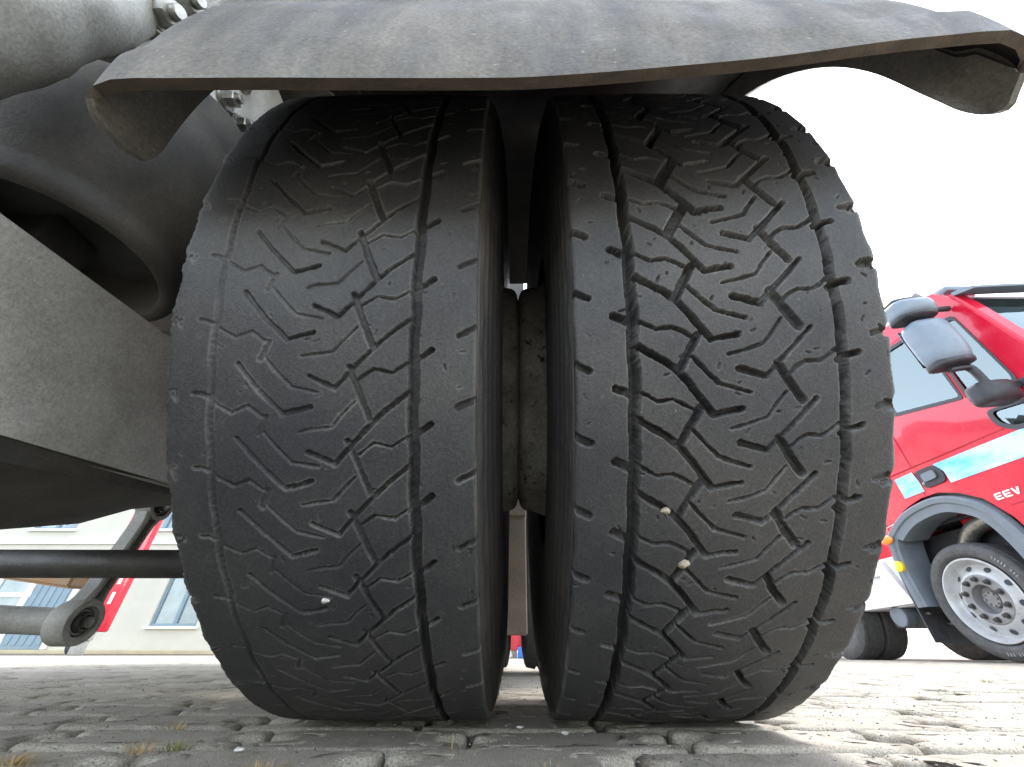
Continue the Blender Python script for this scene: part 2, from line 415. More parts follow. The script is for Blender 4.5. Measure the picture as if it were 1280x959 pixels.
def tyre_mesh(name, left):
    phi, XX, rad, wear = build_tread(None, left)
    nu, nx = XX.shape
    ca = np.cos(phi)[:, None]; sa = np.sin(phi)[:, None]
    Y = AX.y-rad*ca; Z = AX.z+rad*sa
    V = [np.stack([XX, Y, Z], -1).reshape(-1, 3)]; Wr = [wear.reshape(-1)]
    idx = np.arange(nu*nx).reshape(nu, nx)
    F = [np.stack([idx[:-1, :-1], idx[1:, :-1], idx[1:, 1:], idx[:-1, 1:]], -1).reshape(-1, 4)]
    mi = [np.zeros(len(F[0]), int)]
    off = nu*nx
    x0, x1 = (-.2845, -.0305) if left else (.0495, .3070)
    xm = (x0+x1)/2; hw = (x1-x0)/2
    # rest of the tread, coarse
    ph = np.linspace(phi[-1], phi[0]+2*PI, 150); xs = np.array([-1, -.97, -.66, -.65, -.62, -.61, 0, .61, .62, .65, .66, .97, 1])
    dr = np.array([.009, .002, .001, .008, .008, .001, 0, .001, .008, .008, .001, .002, .009])
    XX2 = np.repeat((xm+xs*hw)[None], len(ph), 0); r2 = R-dr[None]+0*ph[:, None]
    V.append(np.stack([XX2, AX.y-r2*np.cos(ph)[:, None], AX.z+r2*np.sin(ph)[:, None]], -1).reshape(-1, 3)); Wr.append(np.zeros(XX2.size))
    idx = np.arange(XX2.size).reshape(XX2.shape)+off
    F.append(np.stack([idx[:-1, :-1], idx[1:, :-1], idx[1:, 1:], idx[:-1, 1:]], -1).reshape(-1, 4)); mi.append(np.zeros(len(F[-1]), int)); off += XX2.size
    # sidewalls (full circle) : (offset beyond tread edge, radius)
    key = np.array([(0.000, .5105), (.0012, .5095), (.0035, .506), (.0075, .495), (.0105, .480), (.014, .465), (.0165, .445), (.018, .425), (.018, .405),
                    (.0165, .385), (.013, .360), (.007, .335), (.000, .315), (-.006, .302), (-.012, .292)])
    s = np.linspace(0, len(key)-1, 150)
    offx = np.interp(s, np.arange(len(key)), key[:, 0]); rr = np.interp(s, np.arange(len(key)), key[:, 1])
    ker = np.ones(9)/9; offx2 = np.convolve(np.pad(offx, 4, 'edge'), ker, 'valid'); offx2[:6] = offx[:6]; offx = offx2
    for rc in (.4975, .4855, .470, .455, .3315, .3235):                         # moulded rings
        offx += .0011*np.exp(-((rr-rc)/.0016)**2)
    nph = 420; pp = np.linspace(0, 2*PI, nph, endpoint=False)
    for side in (-1, 1):
        lumps = vnoise((nph, len(s)), (6, 10), 40+side+int(left))*.0004
        fine_ = (np.sin(pp*55*1.0)[:, None])*np.exp(-((rr-.503)/.004)**2)[None]*.0006
        ox = offx[None]*(1 if (left or side > 0) else .72)+lumps+fine_
        outer = (side < 0) == bool(left)
        ox = np.where(ox > 0, ox*.12, ox)-.0015 if outer else ox
        xx = (x1+ox) if side > 0 else (x0-ox)
        yy = AX.y-rr[None]*np.cos(pp)[:, None]+0*xx; zz = AX.z+rr[None]*np.sin(pp)[:, None]+0*xx
        # bulge near the contact patch
        b_ = np.exp(-((zz-.10)/.06)**2)*.0010*np.clip((.505-rr)/.03, 0, 1)[None]
        xx = xx+side*b_
        V.append(np.stack([xx, yy, zz], -1).reshape(-1, 3))
        wv = np.clip(np.exp(-((rr-.512)/.006)**2)[None]*(.5+.5*vnoise((nph, len(s)), (3, 3), 60+side)), 0, 1)*.6
        Wr.append(wv.reshape(-1))
        idx = np.arange(nph*len(s)).reshape(nph, len(s))+off; idn = np.roll(idx, -1, 0)
        F.append(np.stack([idx[:, :-1], idn[:, :-1], idn[:, 1:], idx[:, 1:]], -1).reshape(-1, 4)); mi.append(np.ones(len(F[-1]), int)); off += nph*len(s)
    V = np.concatenate(V); V[:, 2] = np.maximum(V[:, 2], GZ+.0012)
    F = np.concatenate(F); mi = np.concatenate(mi); Wr = np.concatenate(Wr)
    me = D.meshes.new(name)
    me.vertices.add(len(V)); me.loops.add(len(F)*4); me.polygons.add(len(F))
    return me, V, F, mi, Wr
def finish_mesh(me, V, F, mi, Wr, org, mats):
    me.vertices.foreach_set('co', (V-np.array(org)).astype(np.float32).ravel())
    me.loops.foreach_set('vertex_index', F.astype(np.int32).ravel())
    me.polygons.foreach_set('loop_start', np.arange(0, len(F)*4, 4, dtype=np.int32))
    me.polygons.foreach_set('material_index', mi.astype(np.int32))
    me.polygons.foreach_set('use_smooth', np.ones(len(F), bool))
    for m in mats: me.materials.append(m)
    a = me.attributes.new('wear', 'FLOAT', 'POINT'); a.data.foreach_set('value', Wr.astype(np.float32))
    me.update(); me.validate()
SEAM = .0085
def wheel_disc(bm, side, cx=SEAM, ay=AX.y, az=AX.z, n=96):
    """disc and barrel of one wheel, mating face at cx; side -1 = left wheel"""
    ax = (side, 0, 0)
    prof = [(.0002, .12), (.0002, .205), (.003, .216), (.007, .223), (.014, .227), (.030, .229), (.060, .240), (.075, .262), (.085, .2835), (.29, .2835), (.30, .30), (.297, .31)]
    lathe(bm, (cx, ay, az), ax, prof, n, close=False)
for left in (True, False):
    side = -1 if left else 1
    wc = Vector((SEAM, AX.y, AX.z))
    bm = nb(); wheel_disc(bm, side)
    wh = obj('wheel', bm, M['disc'], truck, True, 35, origin=wc)
    tag(wh, 'inner wheel of the dual pair with shallow worn tread' if left else 'outer wheel of the dual pair with deeper blocky tread')
    me, V, F, mi, Wr = tyre_mesh('tyre', left)
    finish_mesh(me, V, F, mi, Wr, wc, [M['tread'], M['sidewall']])
    t = D.objects.new('tyre', me); link(t, wh)
# second axle, farther forward: same wheel, plainer tread
def plain_tyre(bm, xa, xb, cy, cz, R_=.52, n=96):
    xm = (xa+xb)/2; h = (xb-xa)/2
    pr = [(-h+.012, .292), (-h-.006, .34), (-h-.016, .40), (-h-.014, .45), (-h-.004, .50), (-h+.004, .513), (-h+.04, .519), (-h+.045, .51), (-h+.052, .51), (-h+.057, .52),
          (h-.057, .52), (h-.052, .51), (h-.045, .51), (h-.04, .519), (h-.004, .513), (h+.004, .50), (h+.014, .45), (h+.016, .40), (h+.006, .34), (h-.012, .292)]
    lathe(bm, (xm, cy, cz), (1, 0, 0), [(a, r*R_/.52) for a, r in pr], n, close=False)
    return bm
wc2 = Vector((SEAM, 2.07, .515))
for side, xa, xb in ((-1, -.2785, -.029), (1, .048, .299)):
    bm = nb(); wheel_disc(bm, side, SEAM, wc2.y, wc2.z, 64)
    wh = obj('wheel', bm, M['disc'], truck, True, 35, origin=wc2)
    bm = nb(); plain_tyre(bm, xa, xb, wc2.y, wc2.z)
    obj('tyre', bm, M['far_rubber'], wh, True, 30)

# ---- mudguard over the dual wheels
def mudguard():
    # cross-section: (x, radius offset from 0.605) left flange -> top -> right flange
    xl, xr = -.303, .388
    nphi = 90
    xs = [-.307]*5+[-.304, -.296, -.280, -.262]+list(np.linspace(-.24, .340, 40))+[.364, .382, .392, .397]+[.398]*6
    rs = list(np.linspace(.547, .585, 5))+[.594, .600, .604, .605]+[.605]*40+[.604, .598, .590, .582]+list(np.linspace(.576, .546, 6))
    n = len(xs); V = []; 
    def phi0(x):
        return math.radians(-11.2+(0 if x < 0 else 6.9*(x/.40)**1.35))
    for i in range(nphi+1):
        t = i/nphi
        for k in range(n):
            x = xs[k]; r = rs[k]
            p0 = phi0(x)-(math.radians(1.3)*math.sin(PI*.85*(1-k/6)) if k < 6 else 0)-(math.radians(2.4)*math.sin(PI*.85*(1-(n-1-k)/6)) if k > n-7 else 0); p1 = math.radians(108)
            # closer spacing at the lower edge
            tt = t**1.6
            ph = p0+(p1-p0)*tt
            ds = (ph-p0)*.605                                # metres from the lower edge
            band = 1/(1+math.exp(min(50, (ds-.047)/.0012)))           # proud lip band
            rr = r+(.0060*band if r > .57 else 0)
            # flange lobes grow towards the lower corner
            if k < 6 or k > n-7:
                lob = math.exp(-((ds-.035)/.060)**2)
                fl = (k if k < 6 else n-1-k); wgt = 1-fl/6
                if ds < .03: rr += wgt*(1-ds/.03)**2*.006
            if k > n-14: x += .022*math.exp(-(ds/.05)**2)*min(1, (k-n+14)/6)
            rr += .006/(1+math.exp(min(50, -(ds-.215)/.004))) if r > .57 else 0
            rr += .0012*mnoise.noise(Vector((x*9, ph*6, 1)))
            rr += .0020*mnoise.noise(Vector((x*3, ph*2.4, 4)))
            V.append((x, AX.y-rr*math.cos(ph), AX.z+rr*math.sin(ph)+.0015*mnoise.noise(Vector((x*6, 0, 3)))))
    bm = nb(); vs = [bm.verts.new(v) for v in V]; inner = []
    def at(i, k): return vs[i*n+k]
    for i in range(nphi+1):
        for k in range(n):
            p = at(i, k).co; d = Vector((0, p.y-AX.y, p.z-AX.z)); d.normalize()
            nx = 0
            if k < 6: nx = 1
            if k > n-7: nx = -1
            off = (Vector((.006*nx, 0, 0)) if nx else -d*.006)
            if not nx and i <= 1: off = -d*.008
            inner.append(bm.verts.new(p+off))
    def ai(i, k): return inner[i*n+k]
    for i in range(nphi):
        for k in range(n-1):
            bm.faces.new((at(i, k), at(i, k+1), at(i+1, k+1), at(i+1, k)))
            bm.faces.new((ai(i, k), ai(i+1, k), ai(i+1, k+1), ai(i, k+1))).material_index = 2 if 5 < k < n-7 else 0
        for k in (0, n-1): bm.faces.new((at(i, k), at(i+1, k), ai(i+1, k), ai(i, k)))
    for i in (0, nphi):
        for k in range(n-1):
            f = bm.faces.new((at(i, k), ai(i, k), ai(i, k+1), at(i, k+1)))
            if i == 0 and 5 <= k <= n-7: f.material_index = 1
    return bm
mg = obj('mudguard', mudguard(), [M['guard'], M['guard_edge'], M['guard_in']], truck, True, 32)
# the mudguard's bracket between the axles: pale lower strut, dark upper post
bm = nb(); box(bm, (-.036, 1.36, .098), (.040, 1.44, .60), .004)
box(bm, (-.040, 1.352, .44), (.042, 1.448, .47), .003)
st = obj('bracket', bm, M['strut'], truck)
bm = nb(); box(bm, (-.25, 1.38, .602), (.052, 1.46, 2.10), .006); obj('post', bm, M['dark_steel'], st)
bm = nb(); cyl(bm, (-.60, 1.40, 1.16), (.30, 1.40, 1.16), .03, 20); obj('crossbar', bm, M['dark_steel'], st)

# ---- axle, drum, hub
bm = nb(); cyl(bm, (-1.72, .70, .5), (-.30, .70, .5), .075, 32); obj('axle_tube', bm, M['dark_steel'], truck, True)
bm = nb(); lathe(bm, (-.30, .70, .5), (-1, 0, 0), [(0, .20), (.01, .215), (.20, .215), (.215, .205), (.22, .10)], 64)
obj('brake_drum', bm, M['dark_steel'], truck, True)
bm = nb(); lathe(bm, (-1.0, .72, .50), (0, 1, 0), [(-.22, .05), (-.2, .13), (-.1, .18), (0, .2), (.1, .18), (.22, .12), (.34, .07)], 40)
obj('differential', bm, M['dark_steel'], truck, True)
# ---- frame rails (channel: web, flanges)
def rail(xw, s):
    bm = nb()
    box(bm, (xw-.004, -.55, .975), (xw+.004, 4.2, 1.215), 0)
    box(bm, (min(xw+s*.012, xw+s*.085), -.55, .944), (max(xw+s*.012, xw+s*.085), 4.2, .952), 0)
    box(bm, (xw+s*.012-.003, -.55, .9521), (xw+s*.012+.003, 4.2, .985), 0)
    box(bm, (min(xw, xw+s*.075), -.55, 1.215), (max(xw, xw+s*.075), 4.2, 1.223), 0)
    return obj('frame_rail', bm, M['cast'], truck)
r1 = rail(-.60, -1); r2 = rail(-1.40, 1)
bm = nb(); box(bm, (-.596, .20, .935), (-.583, 1.6, 1.20), .002); obj('side_plate', bm, M['cast'], r1)
for k, (by, bz) in enumerate(((.317, .968), (.362, .964), (.317, 1.06), (.46, 1.0), (.46, 1.1), (.56, 1.0))):
    bm = nb(); hexbolt(bm, (-.583, by, bz), (1, 0, 0), .016, .030); obj('bolt', bm, M['bolt'], r1, True, 30)
for y in (.95, 2.2, 3.4):
    bm = nb(); box(bm, (-1.39, y-.06, .97), (-.61, y+.06, 1.19), .01); obj('crossmember', bm, M['dark_steel'], truck)
bm = nb(); box(bm, (-2.28, .10, 1.27), (-.12, 4.2, 1.33), .01)
for y in np.arange(.2, 4.1, .36): box(bm, (-2.25, y, 1.226), (-.14, y+.05, 1.2695))
obj('unseen_deck_floor', bm, M['dark_steel'], truck)  # unseen deck added as a shadow caster, trimmed to let in more sky light

# ---- trailing beam under the air spring (light dusty face)
def skew_box(bm, x0, x1, y0, y1, zb0, zb1, zt0, zt1, dz=.0, bev=.004):
    t = nb(); bmesh.ops.create_cube(t, size=1)
    for v in t.verts:
        a = v.co.x > 0; b = v.co.y > 0; c = v.co.z > 0
        z = (zt1 if b else zt0) if c else (zb1 if b else zb0)
        v.co = Vector((x1 if a else x0, y1 if b else y0, z-(dz if not c and not a else 0)))
    bmesh.ops.bevel(t, geom=t.edges[:], offset=bev, segments=2, affect='EDGES')
    join(bm, t)
bm = nb(); skew_box(bm, -.56, -.450, -.35, 1.25, .1215, .3305, .309, .498)
bmn = obj('suspension_beam', bm, M['beam'], truck, True, 30)
# dark belly casting hanging below the beam's inner half
bm = nb()
secs = []
for y, zt, zb, h in ((-.30, .11, .055, .0), (.10, .17, .135, 0), (.30, .19, .150, 0), (.45, .215, .165, 0), (.55, .235, .200, 0), (.62, .26, .254, 0), (.70, .30, .300, 0), (.80, .35, .35, 0)):
    ring = []
    for x, z in ((-.452, zt+.02), (-.458, zt), (-.49, zt-.010), (-.54, (zt+zb)/2+.002), (-.60, zb), (-.68, zb+.004), (-.72, zb+.03), (-.72, zt+.05)):
        ring.append(bm.verts.new((x, y, z)))
    secs.append(ring)
for a, b in zip(secs, secs[1:]):
    for k in range(len(a)): bm.faces.new((a[k], a[(k+1) % len(a)], b[(k+1) % len(a)], b[k]))
bm.faces.new(secs[0]); bm.faces.new(secs[-1])
bmesh.ops.subdivide_edges(bm, edges=bm.edges[:], cuts=1, use_grid_fill=True, smooth=.4)
obj('belly_casting', bm, M['bellows'], truck, True, 50)
# knob and pale flange behind
bm = nb(); tube(bm, smooth_pts([(-1.3, .80, .30), (-.98, .80, .30), (-.93, .8, .292), (-.90, .80, .285)], 4), .022, 16); obj('air_pipe', bm, M['beam'], truck, True)

# ---- air spring
asp = Vector((-.632, .34, .50))
bm = nb()
lathe(bm, asp, (0, 0, 1), [(.10, .108), (.03, .110), (.005, .113), (-.002, .120), (.000, .129), (.008, .136), (.020, .137), (.028, .134), (.036, .137), (.055, .155), (.09, .174), (.13, .181), (.17, .181), (.21, .172), (.25, .153), (.29, .130), (.33, .116), (.37, .112)], 96, close=False)
spr = obj('air_spring', bm, M['bellows'], truck, True, 60)
bm = nb(); lathe(bm, asp, (0, 0, 1), [(.075, .0), (.075, .1085), (.082, .1085), (.082, 0)], 64, close=False)
box(bm, asp+Vector((-.11, -.02, -.0)), asp+Vector((-.02, .045, .074)), .006)
obj('piston', bm, M['dark_steel'], spr, True, 30)
bm = nb(); box(bm, (-.80, .18, .872), (-.605, .52, .90), .004); obj('mounting_plate', bm, M['dark_steel'], spr)
# ---- pale casting at the upper left (mudguard and spring bracket) with its bolts
bm = nb()
pts = smooth_pts([(-.60, .06, .44), (-.55, .09, .51), (-.51, .108, .575), (-.50, .117, .625), (-.500, .128, .680), (-.50, .140, .735), (-.505, .155, .800), (-.54, .20, .93)], 6)
n_ = len(pts); rad = [(np.interp(i/(n_-1), [0, .3, .45, .6, .75, .88, 1], [.085, .062, .046, .034, .024, .022, .03]), np.interp(i/(n_-1), [0, .3, .6, .8, 1], [.06, .045, .03, .022, .03])) for i in range(n_)]
tube(bm, pts, rad, 24); wobble(bm, .010, 14, 3); wobble(bm, .0012, 90, 5)
ca = obj('spring_bracket', bm, M['cast'], truck, True, 60)
bm = nb(); tube(bm, smooth_pts([(-.50, .172, .70), (-.49, .185, .76), (-.50, .20, .82), (-.55, .25, .90)], 5), [(.012, .012)]*16, 14); obj('stay', bm, M['cast'], ca, True)
for c, r in (((-.490, .150, .775), .0195), ((-.495, .152, .845), .019), ((-.60, .15, .90), .018)):
    bm = nb(); hexbolt(bm, c, (.95, -.10, -.25), r, .034); obj('bolt', bm, M['bolt'], ca, True, 30)
    bm = nb(); cyl(bm, Vector(c)-Vector((.95, -.10, -.25)).normalized()*.05, c, r*1.25, 20); obj('bolt_boss', bm, M['dark_steel'], ca, True)
# ---- radius link with eye bushings, stabiliser bar, torsion pipe
eA = Vector((-.702, .725, .093)); eB = Vector((-.715, .775, .292))
bm = nb()
def eye(bm, c, r, hl, n=48):
    lathe(bm, c, (1, 0, 0), [(-hl, r*.62), (-hl, r*.96), (-hl+.003, r), (hl-.003, r), (hl, r*.96), (hl, r*.68), (hl-.005, r*.66), (hl-.006, r*.62)], n)
eye(bm, eA, .0325, .017); eye(bm, eB, .0275, .015)
d = (eB-eA).normalized()
side = Vector((1, 0, 0)); v = d.cross(side).normalized()
ringz = []
for t, wv in ((.020, .022), (.036, .016), (.05, .0135), (.155, .0135), (.172, .015), (.185, .020)):
    p = eA+d*t
    ringz.append([bm.verts.new(p+side*a+v*b) for a, b in ((-.013, -wv), (.010, -wv), (.013, -wv*.82), (.013, -wv*.45), (.004, -wv*.35), (.004, wv*.35), (.013, wv*.45), (.013, wv*.82), (.010, wv), (-.013, wv))])
for a, b in zip(ringz, ringz[1:]):
    for k in range(10): bm.faces.new((a[k], a[(k+1) % 10], b[(k+1) % 10], b[k]))
bm.faces.new(ringz[0]); bm.faces.new(ringz[-1])
lk = obj('stabiliser_link', bm, M['link'], truck, True, 35)
for c, r, h in ((eA, .0325, .017), (eB, .0275, .015)):
    bm = nb(); lathe(bm, c+Vector((h-.012, 0, 0)), (1, 0, 0), [(0, r*.66), (.006, r*.62), (.007, r*.55), (.003, r*.53), (.003, r*.47), (.011, r*.45), (.014, r*.40), (.014, r*.30), (.010, r*.28)], 40)
    bs = obj('bushing', bm, M['dark_steel'], lk, True, 30)
    bm = nb(); lathe(bm, c+Vector((h-.002, 0, 0)), (1, 0, 0), [(0, r*.27), (.010, r*.26), (.012, r*.2), (.012, .0)], 6, close=False)
    obj('bolt', bm, M['bolt'], bs)
bm = nb(); tube(bm, smooth_pts([(-1.6, .70, .145), (-1.15, .66, .13), (-.95, .69, .115), (-.84, .70, .098), (-.77, .72, .095), (-.722, .725, .093)], 6), [.031]*8+[.027]*8+[.019]*15, 24)
obj('stabiliser_bar', bm, M['link'], truck, True)
bm = nb(); cyl(bm, (-1.9, .60, .1575), (-.285, .60, .1575), .0185, 32); obj('cross_tube', bm, M['dark_steel'], truck, True)
bm = nb(); skew_box(bm, -.80, -.66, .80, .90, .32, .34, .52, .55); obj('link_bracket', bm, M['dark_steel'], truck)
# tan step plate far below the frame
bm = nb(); skew_box(bm, -1.80, -1.50, 1.46, 1.60, .262, .272, .31, .32, bev=.008)
for v in bm.verts: v.co.z -= max(0, (v.co.x+1.75))*.14 if v.co.z < .29 else 0
tp = obj('step_plate', bm, M['rust'], truck, True, 30)
bm = nb(); box(bm, (-1.78, 1.44, .312), (-1.47, 1.62, .345), .008); obj('bracket_plate', bm, M['strut'], tp)

# ---- little stones caught in the treads
def pebble(name, c, r, m, label, seed, cat='pebble'):
    bm = nb(); bmesh.ops.create_icosphere(bm, subdivisions=2, radius=r)
    rr = random.Random(seed)
    for v in bm.verts:
        v.co *= 1+.45*mnoise.noise(v.co*(1.1/r)+Vector((seed, 0, 0)))
        v.co.z *= .75
    bmesh.ops.translate(bm, verts=bm.verts, vec=c)
    o = obj(name, bm, m, None, True, 25, origin=c); tag(o, label, cat); return o
def on_tyre(u, x, r=R):
    ph = u/1000/R; return Vector((x/1000, AX.y-r*math.cos(ph), AX.z+r*math.sin(ph)))
pebble('pebble', on_tyre(-433.2, 140.6, .519), .0052, M['stone'], 'larger cream pebble stuck in the right tyre below another one', 1)
pebble('pebble', on_tyre(-385.9, 122.1, .5185), .0038, M['stone'], 'small cream pebble stuck in the diagonal groove of the right tyre, above the larger one', 2)
pebble('pebble', on_tyre(-471.2, -161.3, .519), .0036, M['white_stone'], 'white pebble stuck in the worn left tyre', 3)

# ============================================================ GROUND
def ground_outline(L=.2165, W_=.1045, nd=.030, nw=.022):
    hx, hy = L/2, W_/2; c = .007
    q = [(hx-c, -hy), (hx, -hy+c), (hx-.001, -nw), (hx-nd, -nw*.55), (hx-nd, nw*.55), (hx-.001, nw), (hx, hy-c), (hx-c, hy)]
    return q+[(-x, -y) for x, y in q]
def paver_mesh(seed, fine_=False):
    rr = random.Random(seed); P = ground_outline(); bm = nb()
    P = [(x+rr.uniform(-.0016, .0016), y+rr.uniform(-.0013, .0013)) for x, y in P]
    if fine_:                                    # chipped, uneven outline for the nearest stones
        Q = []
        for k in range(len(P)):
            a = np.array(P[k]); b_ = np.array(P[(k+1) % len(P)]); m_ = max(1, int(np.linalg.norm(b_-a)/.006))
            for t in range(m_): Q.append(tuple(a+(b_-a)*t/m_))
        c_ = []
        for k, (x, y) in enumerate(Q):
            n_ = mnoise.noise(Vector((x*40, y*40, seed)))*.0018+mnoise.noise(Vector((x*190, y*190, seed+5)))*.0010
            l = math.hypot(x, y); c_.append((x*(1+n_/l), y*(1+n_/l)))
        P = c_
        lev = [(-.035, 0), (-.0075, .0), (-.0035, .0012), (-.0012, .0032), (.0002, .0065), (.0004, .012), (0, .02), (-.0003, .028)]
    else: lev = [(-.035, 0), (-.0060, 0), (-.0018, .0026), (0, .0080)]
    n = len(P); nrmls = []
    for k in range(n):
        e1 = Vector((P[k][0]-P[k-1][0], P[k][1]-P[k-1][1])).normalized(); e2 = Vector((P[(k+1) % n][0]-P[k][0], P[(k+1) % n][1]-P[k][1])).normalized()
        nrmls.append((Vector((-e1.y, e1.x))+Vector((-e2.y, e2.x))).normalized())
    if fine_:
        for _ in range(3): nrmls = [(nrmls[k-1]+nrmls[k]*2+nrmls[(k+1) % n]).normalized() for k in range(n)]
    rings = []
    for z, ins in lev:
        ring = []
        for k in range(n):
            x, y = P[k]; nn = nrmls[k]; i_ = ins*(1.15 if not fine_ else 1)
            i_ *= 1+.35*mnoise.noise(Vector((x*80, y*80, seed+2)))
            q = Vector((x+nn.x*i_, y+nn.y*i_, z))
            if fine_ and z > -.03: q.z += .0012*mnoise.noise(Vector((x*38, y*38, seed)))*(1 if ins > .001 else .4)+.0008*mnoise.noise(Vector((q.x*150, q.y*150, seed)))
            elif ins: q.z += rr.uniform(-.0005, .0003)
            ring.append(bm.verts.new(q))
        rings.append(ring)
    for a, b in zip(rings, rings[1:]):
        for k in range(n): bm.faces.new((a[k], a[(k+1) % n], b[(k+1) % n], b[k]))
    f = bm.faces.new(rings[-1])
    if fine_: bmesh.ops.triangulate(bm, faces=[f])
    for f in bm.faces: f.smooth = True
    me = D.meshes.new('paving_stone'); bm.to_mesh(me); bm.free(); me.materials.append(M['concrete']); return me
pm_fine = [paver_mesh(300+i, True) for i in range(8)]
# far ground: paved surface in the material, with relief
mfar = D.materials.new('far_paving'); mfar.use_nodes = True
nt = mfar.node_tree; N = nt.nodes; L = nt.links; b = N['Principled BSDF']; b.inputs['Roughness'].default_value = .9
tc = N.new('ShaderNodeTexCoord'); br = N.new('ShaderNodeTexBrick'); L.new(tc.outputs['Object'], br.inputs[0])
br.inputs['Color1'].default_value = (.33, .305, .26, 1); br.inputs['Color2'].default_value = (.29, .27, .23, 1); br.inputs['Mortar'].default_value = (.12, .105, .085, 1)
br.inputs['Scale'].default_value = 1; br.inputs['Brick Width'].default_value = .2; br.inputs['Row Height'].default_value = .1; br.inputs['Mortar Size'].default_value = .006
ns = N.new('ShaderNodeTexNoise'); ns.inputs['Scale'].default_value = 1.2; ns.inputs['Detail'].default_value = 6; L.new(tc.outputs['Object'], ns.inputs[0])
mx = N.new('ShaderNodeMix'); mx.data_type = 'RGBA'; mx.blend_type = 'MULTIPLY'; mx.inputs[0].default_value = .35
L.new(br.outputs[0], mx.inputs[6]); L.new(ns.outputs['Color'], mx.inputs[7]); L.new(mx.outputs[2], b.inputs['Base Color'])
bp = N.new('ShaderNodeBump'); bp.inputs['Strength'].default_value = .6; bp.inputs['Distance'].default_value = .004; L.new(br.outputs['Fac'], bp.inputs['Height']); bp.invert = True
L.new(bp.outputs[0], b.inputs['Normal'])
YF = 9.0; XF = 12.0; BIG = 900
bm = nb()
ix = [-BIG, -XF, XF, BIG]; iy = [-BIG, -1.2, YF, BIG]
for i in range(3):
    for j in range(3):
        if i == 1 and j == 1: continue
        q = [bm.verts.new((ix[a], iy[c], -.002)) for a, c in ((i, j), (i+1, j), (i+1, j+1), (i, j+1))]
        bm.faces.new(q)
bed = [bm.verts.new(p) for p in ((-XF, -1.2, -.002), (XF, -1.2, -.002), (XF, YF, -.002), (-XF, YF, -.002))]
bmesh.ops.remove_doubles(bm, verts=bm.verts, dist=.0001)
gr = obj('ground', bm, mfar); tag(gr, kind='structure')
# sunken sand bed that the pavers lie in, finely uneven near the camera
bm = nb()
bmesh.ops.create_grid(bm, x_segments=170, y_segments=150, size=.5)
for v in bm.verts:
    x = v.co.x*2*1.0; y = v.co.y+.5
    X_ = math.copysign(abs(x)**1.6, x)*XF; Y_ = -1.2+y**1.0*0
    Y_ = .25+ (y**2.2)*(YF-.25) if y > 0 else .25
    Y_ = max(Y_, .2)
    v.co = Vector((X_, Y_, -.0150+.0030*mnoise.noise(Vector((X_*9, Y_*9, 0)))+.003*mnoise.noise(Vector((X_*30, Y_*30, 0)))+.002*mnoise.noise(Vector((X_*70, Y_*70, 3)))))
q = [bm.verts.new(p) for p in ((-XF, -1.2, -.013), (XF, -1.2, -.018), (XF, .2501, -.018), (-XF, .2501, -.018))]; bm.faces.new(q)
for f in bm.faces: f.smooth = True
bedo = obj('sand_bed', bm, M['dirt'], gr); bedo['kind'] = 'structure'
pm = [paver_mesh(100+i) for i in range(6)]
PX, PY = .222, .1155
rows = []
for j in range(-13, int((YF-.44)/PY)+1):
    y = .44+j*PY
    if y > YF-.05 or y < -1.1: continue
    lim = (max(y, .2)*1.30+.75) if y > .2 else 1.2
    for i in range(-int(min(lim, XF-.2)/PX)-1, int(min(lim, XF-.2)/PX)+2):
        x = i*PX+(j % 2)*PX/2+.0225*(-1)**(j % 2)+.306-.111
        rows.append((x, y))
near = sorted([p for p in rows if p[1] > .34 and abs(p[0]) < 1.06*p[1]+.12], key=lambda p: p[1])[:300]
nearset = set(near)
big = [[], []]; allv = []; allf = []; voff = 0
pmd = []
for me in pm:
    v = np.zeros(len(me.vertices)*3); me.vertices.foreach_get('co', v); pmd.append((v.reshape(-1, 3), [list(p.vertices) for p in me.polygons]))
for (x, y) in rows:
    k = rnd.randrange(6); rz = rnd.uniform(-.012, .012)+(PI if rnd.random() < .5 else 0); dz = rnd.uniform(-.0016, .0012)
    tx, ty = rnd.uniform(-.008, .008), rnd.uniform(-.010, .010)
    if (x, y) in nearset:
        o = D.objects.new('paving_stone', pm_fine[rnd.randrange(8)] if y < 1.15 else pm[k]); o.location = (x+rnd.uniform(-.001, .001), y, dz-.0008); o.rotation_euler = (tx, ty, rz)
        C.objects.link(o); o.parent = gr
    else:
        v, fs = pmd[k]; Rm = np.array(Matrix.Rotation(rz, 3, 'Z')@Matrix.Rotation(tx, 3, 'X')@Matrix.Rotation(ty, 3, 'Y'))
        allv.append(v@Rm.T+np.array((x, y, dz-.0008))); allf += [[a+voff for a in f] for f in fs]; voff += len(v)
me = D.meshes.new('paving_stones'); me.from_pydata(np.concatenate(allv).tolist(), [], allf); me.materials.append(M['concrete'])
me.polygons.foreach_set('use_smooth', np.ones(len(me.polygons), bool)); me.update()
o = D.objects.new('paving_stones', me); C.objects.link(o); o.parent = gr; o['kind'] = 'stuff'
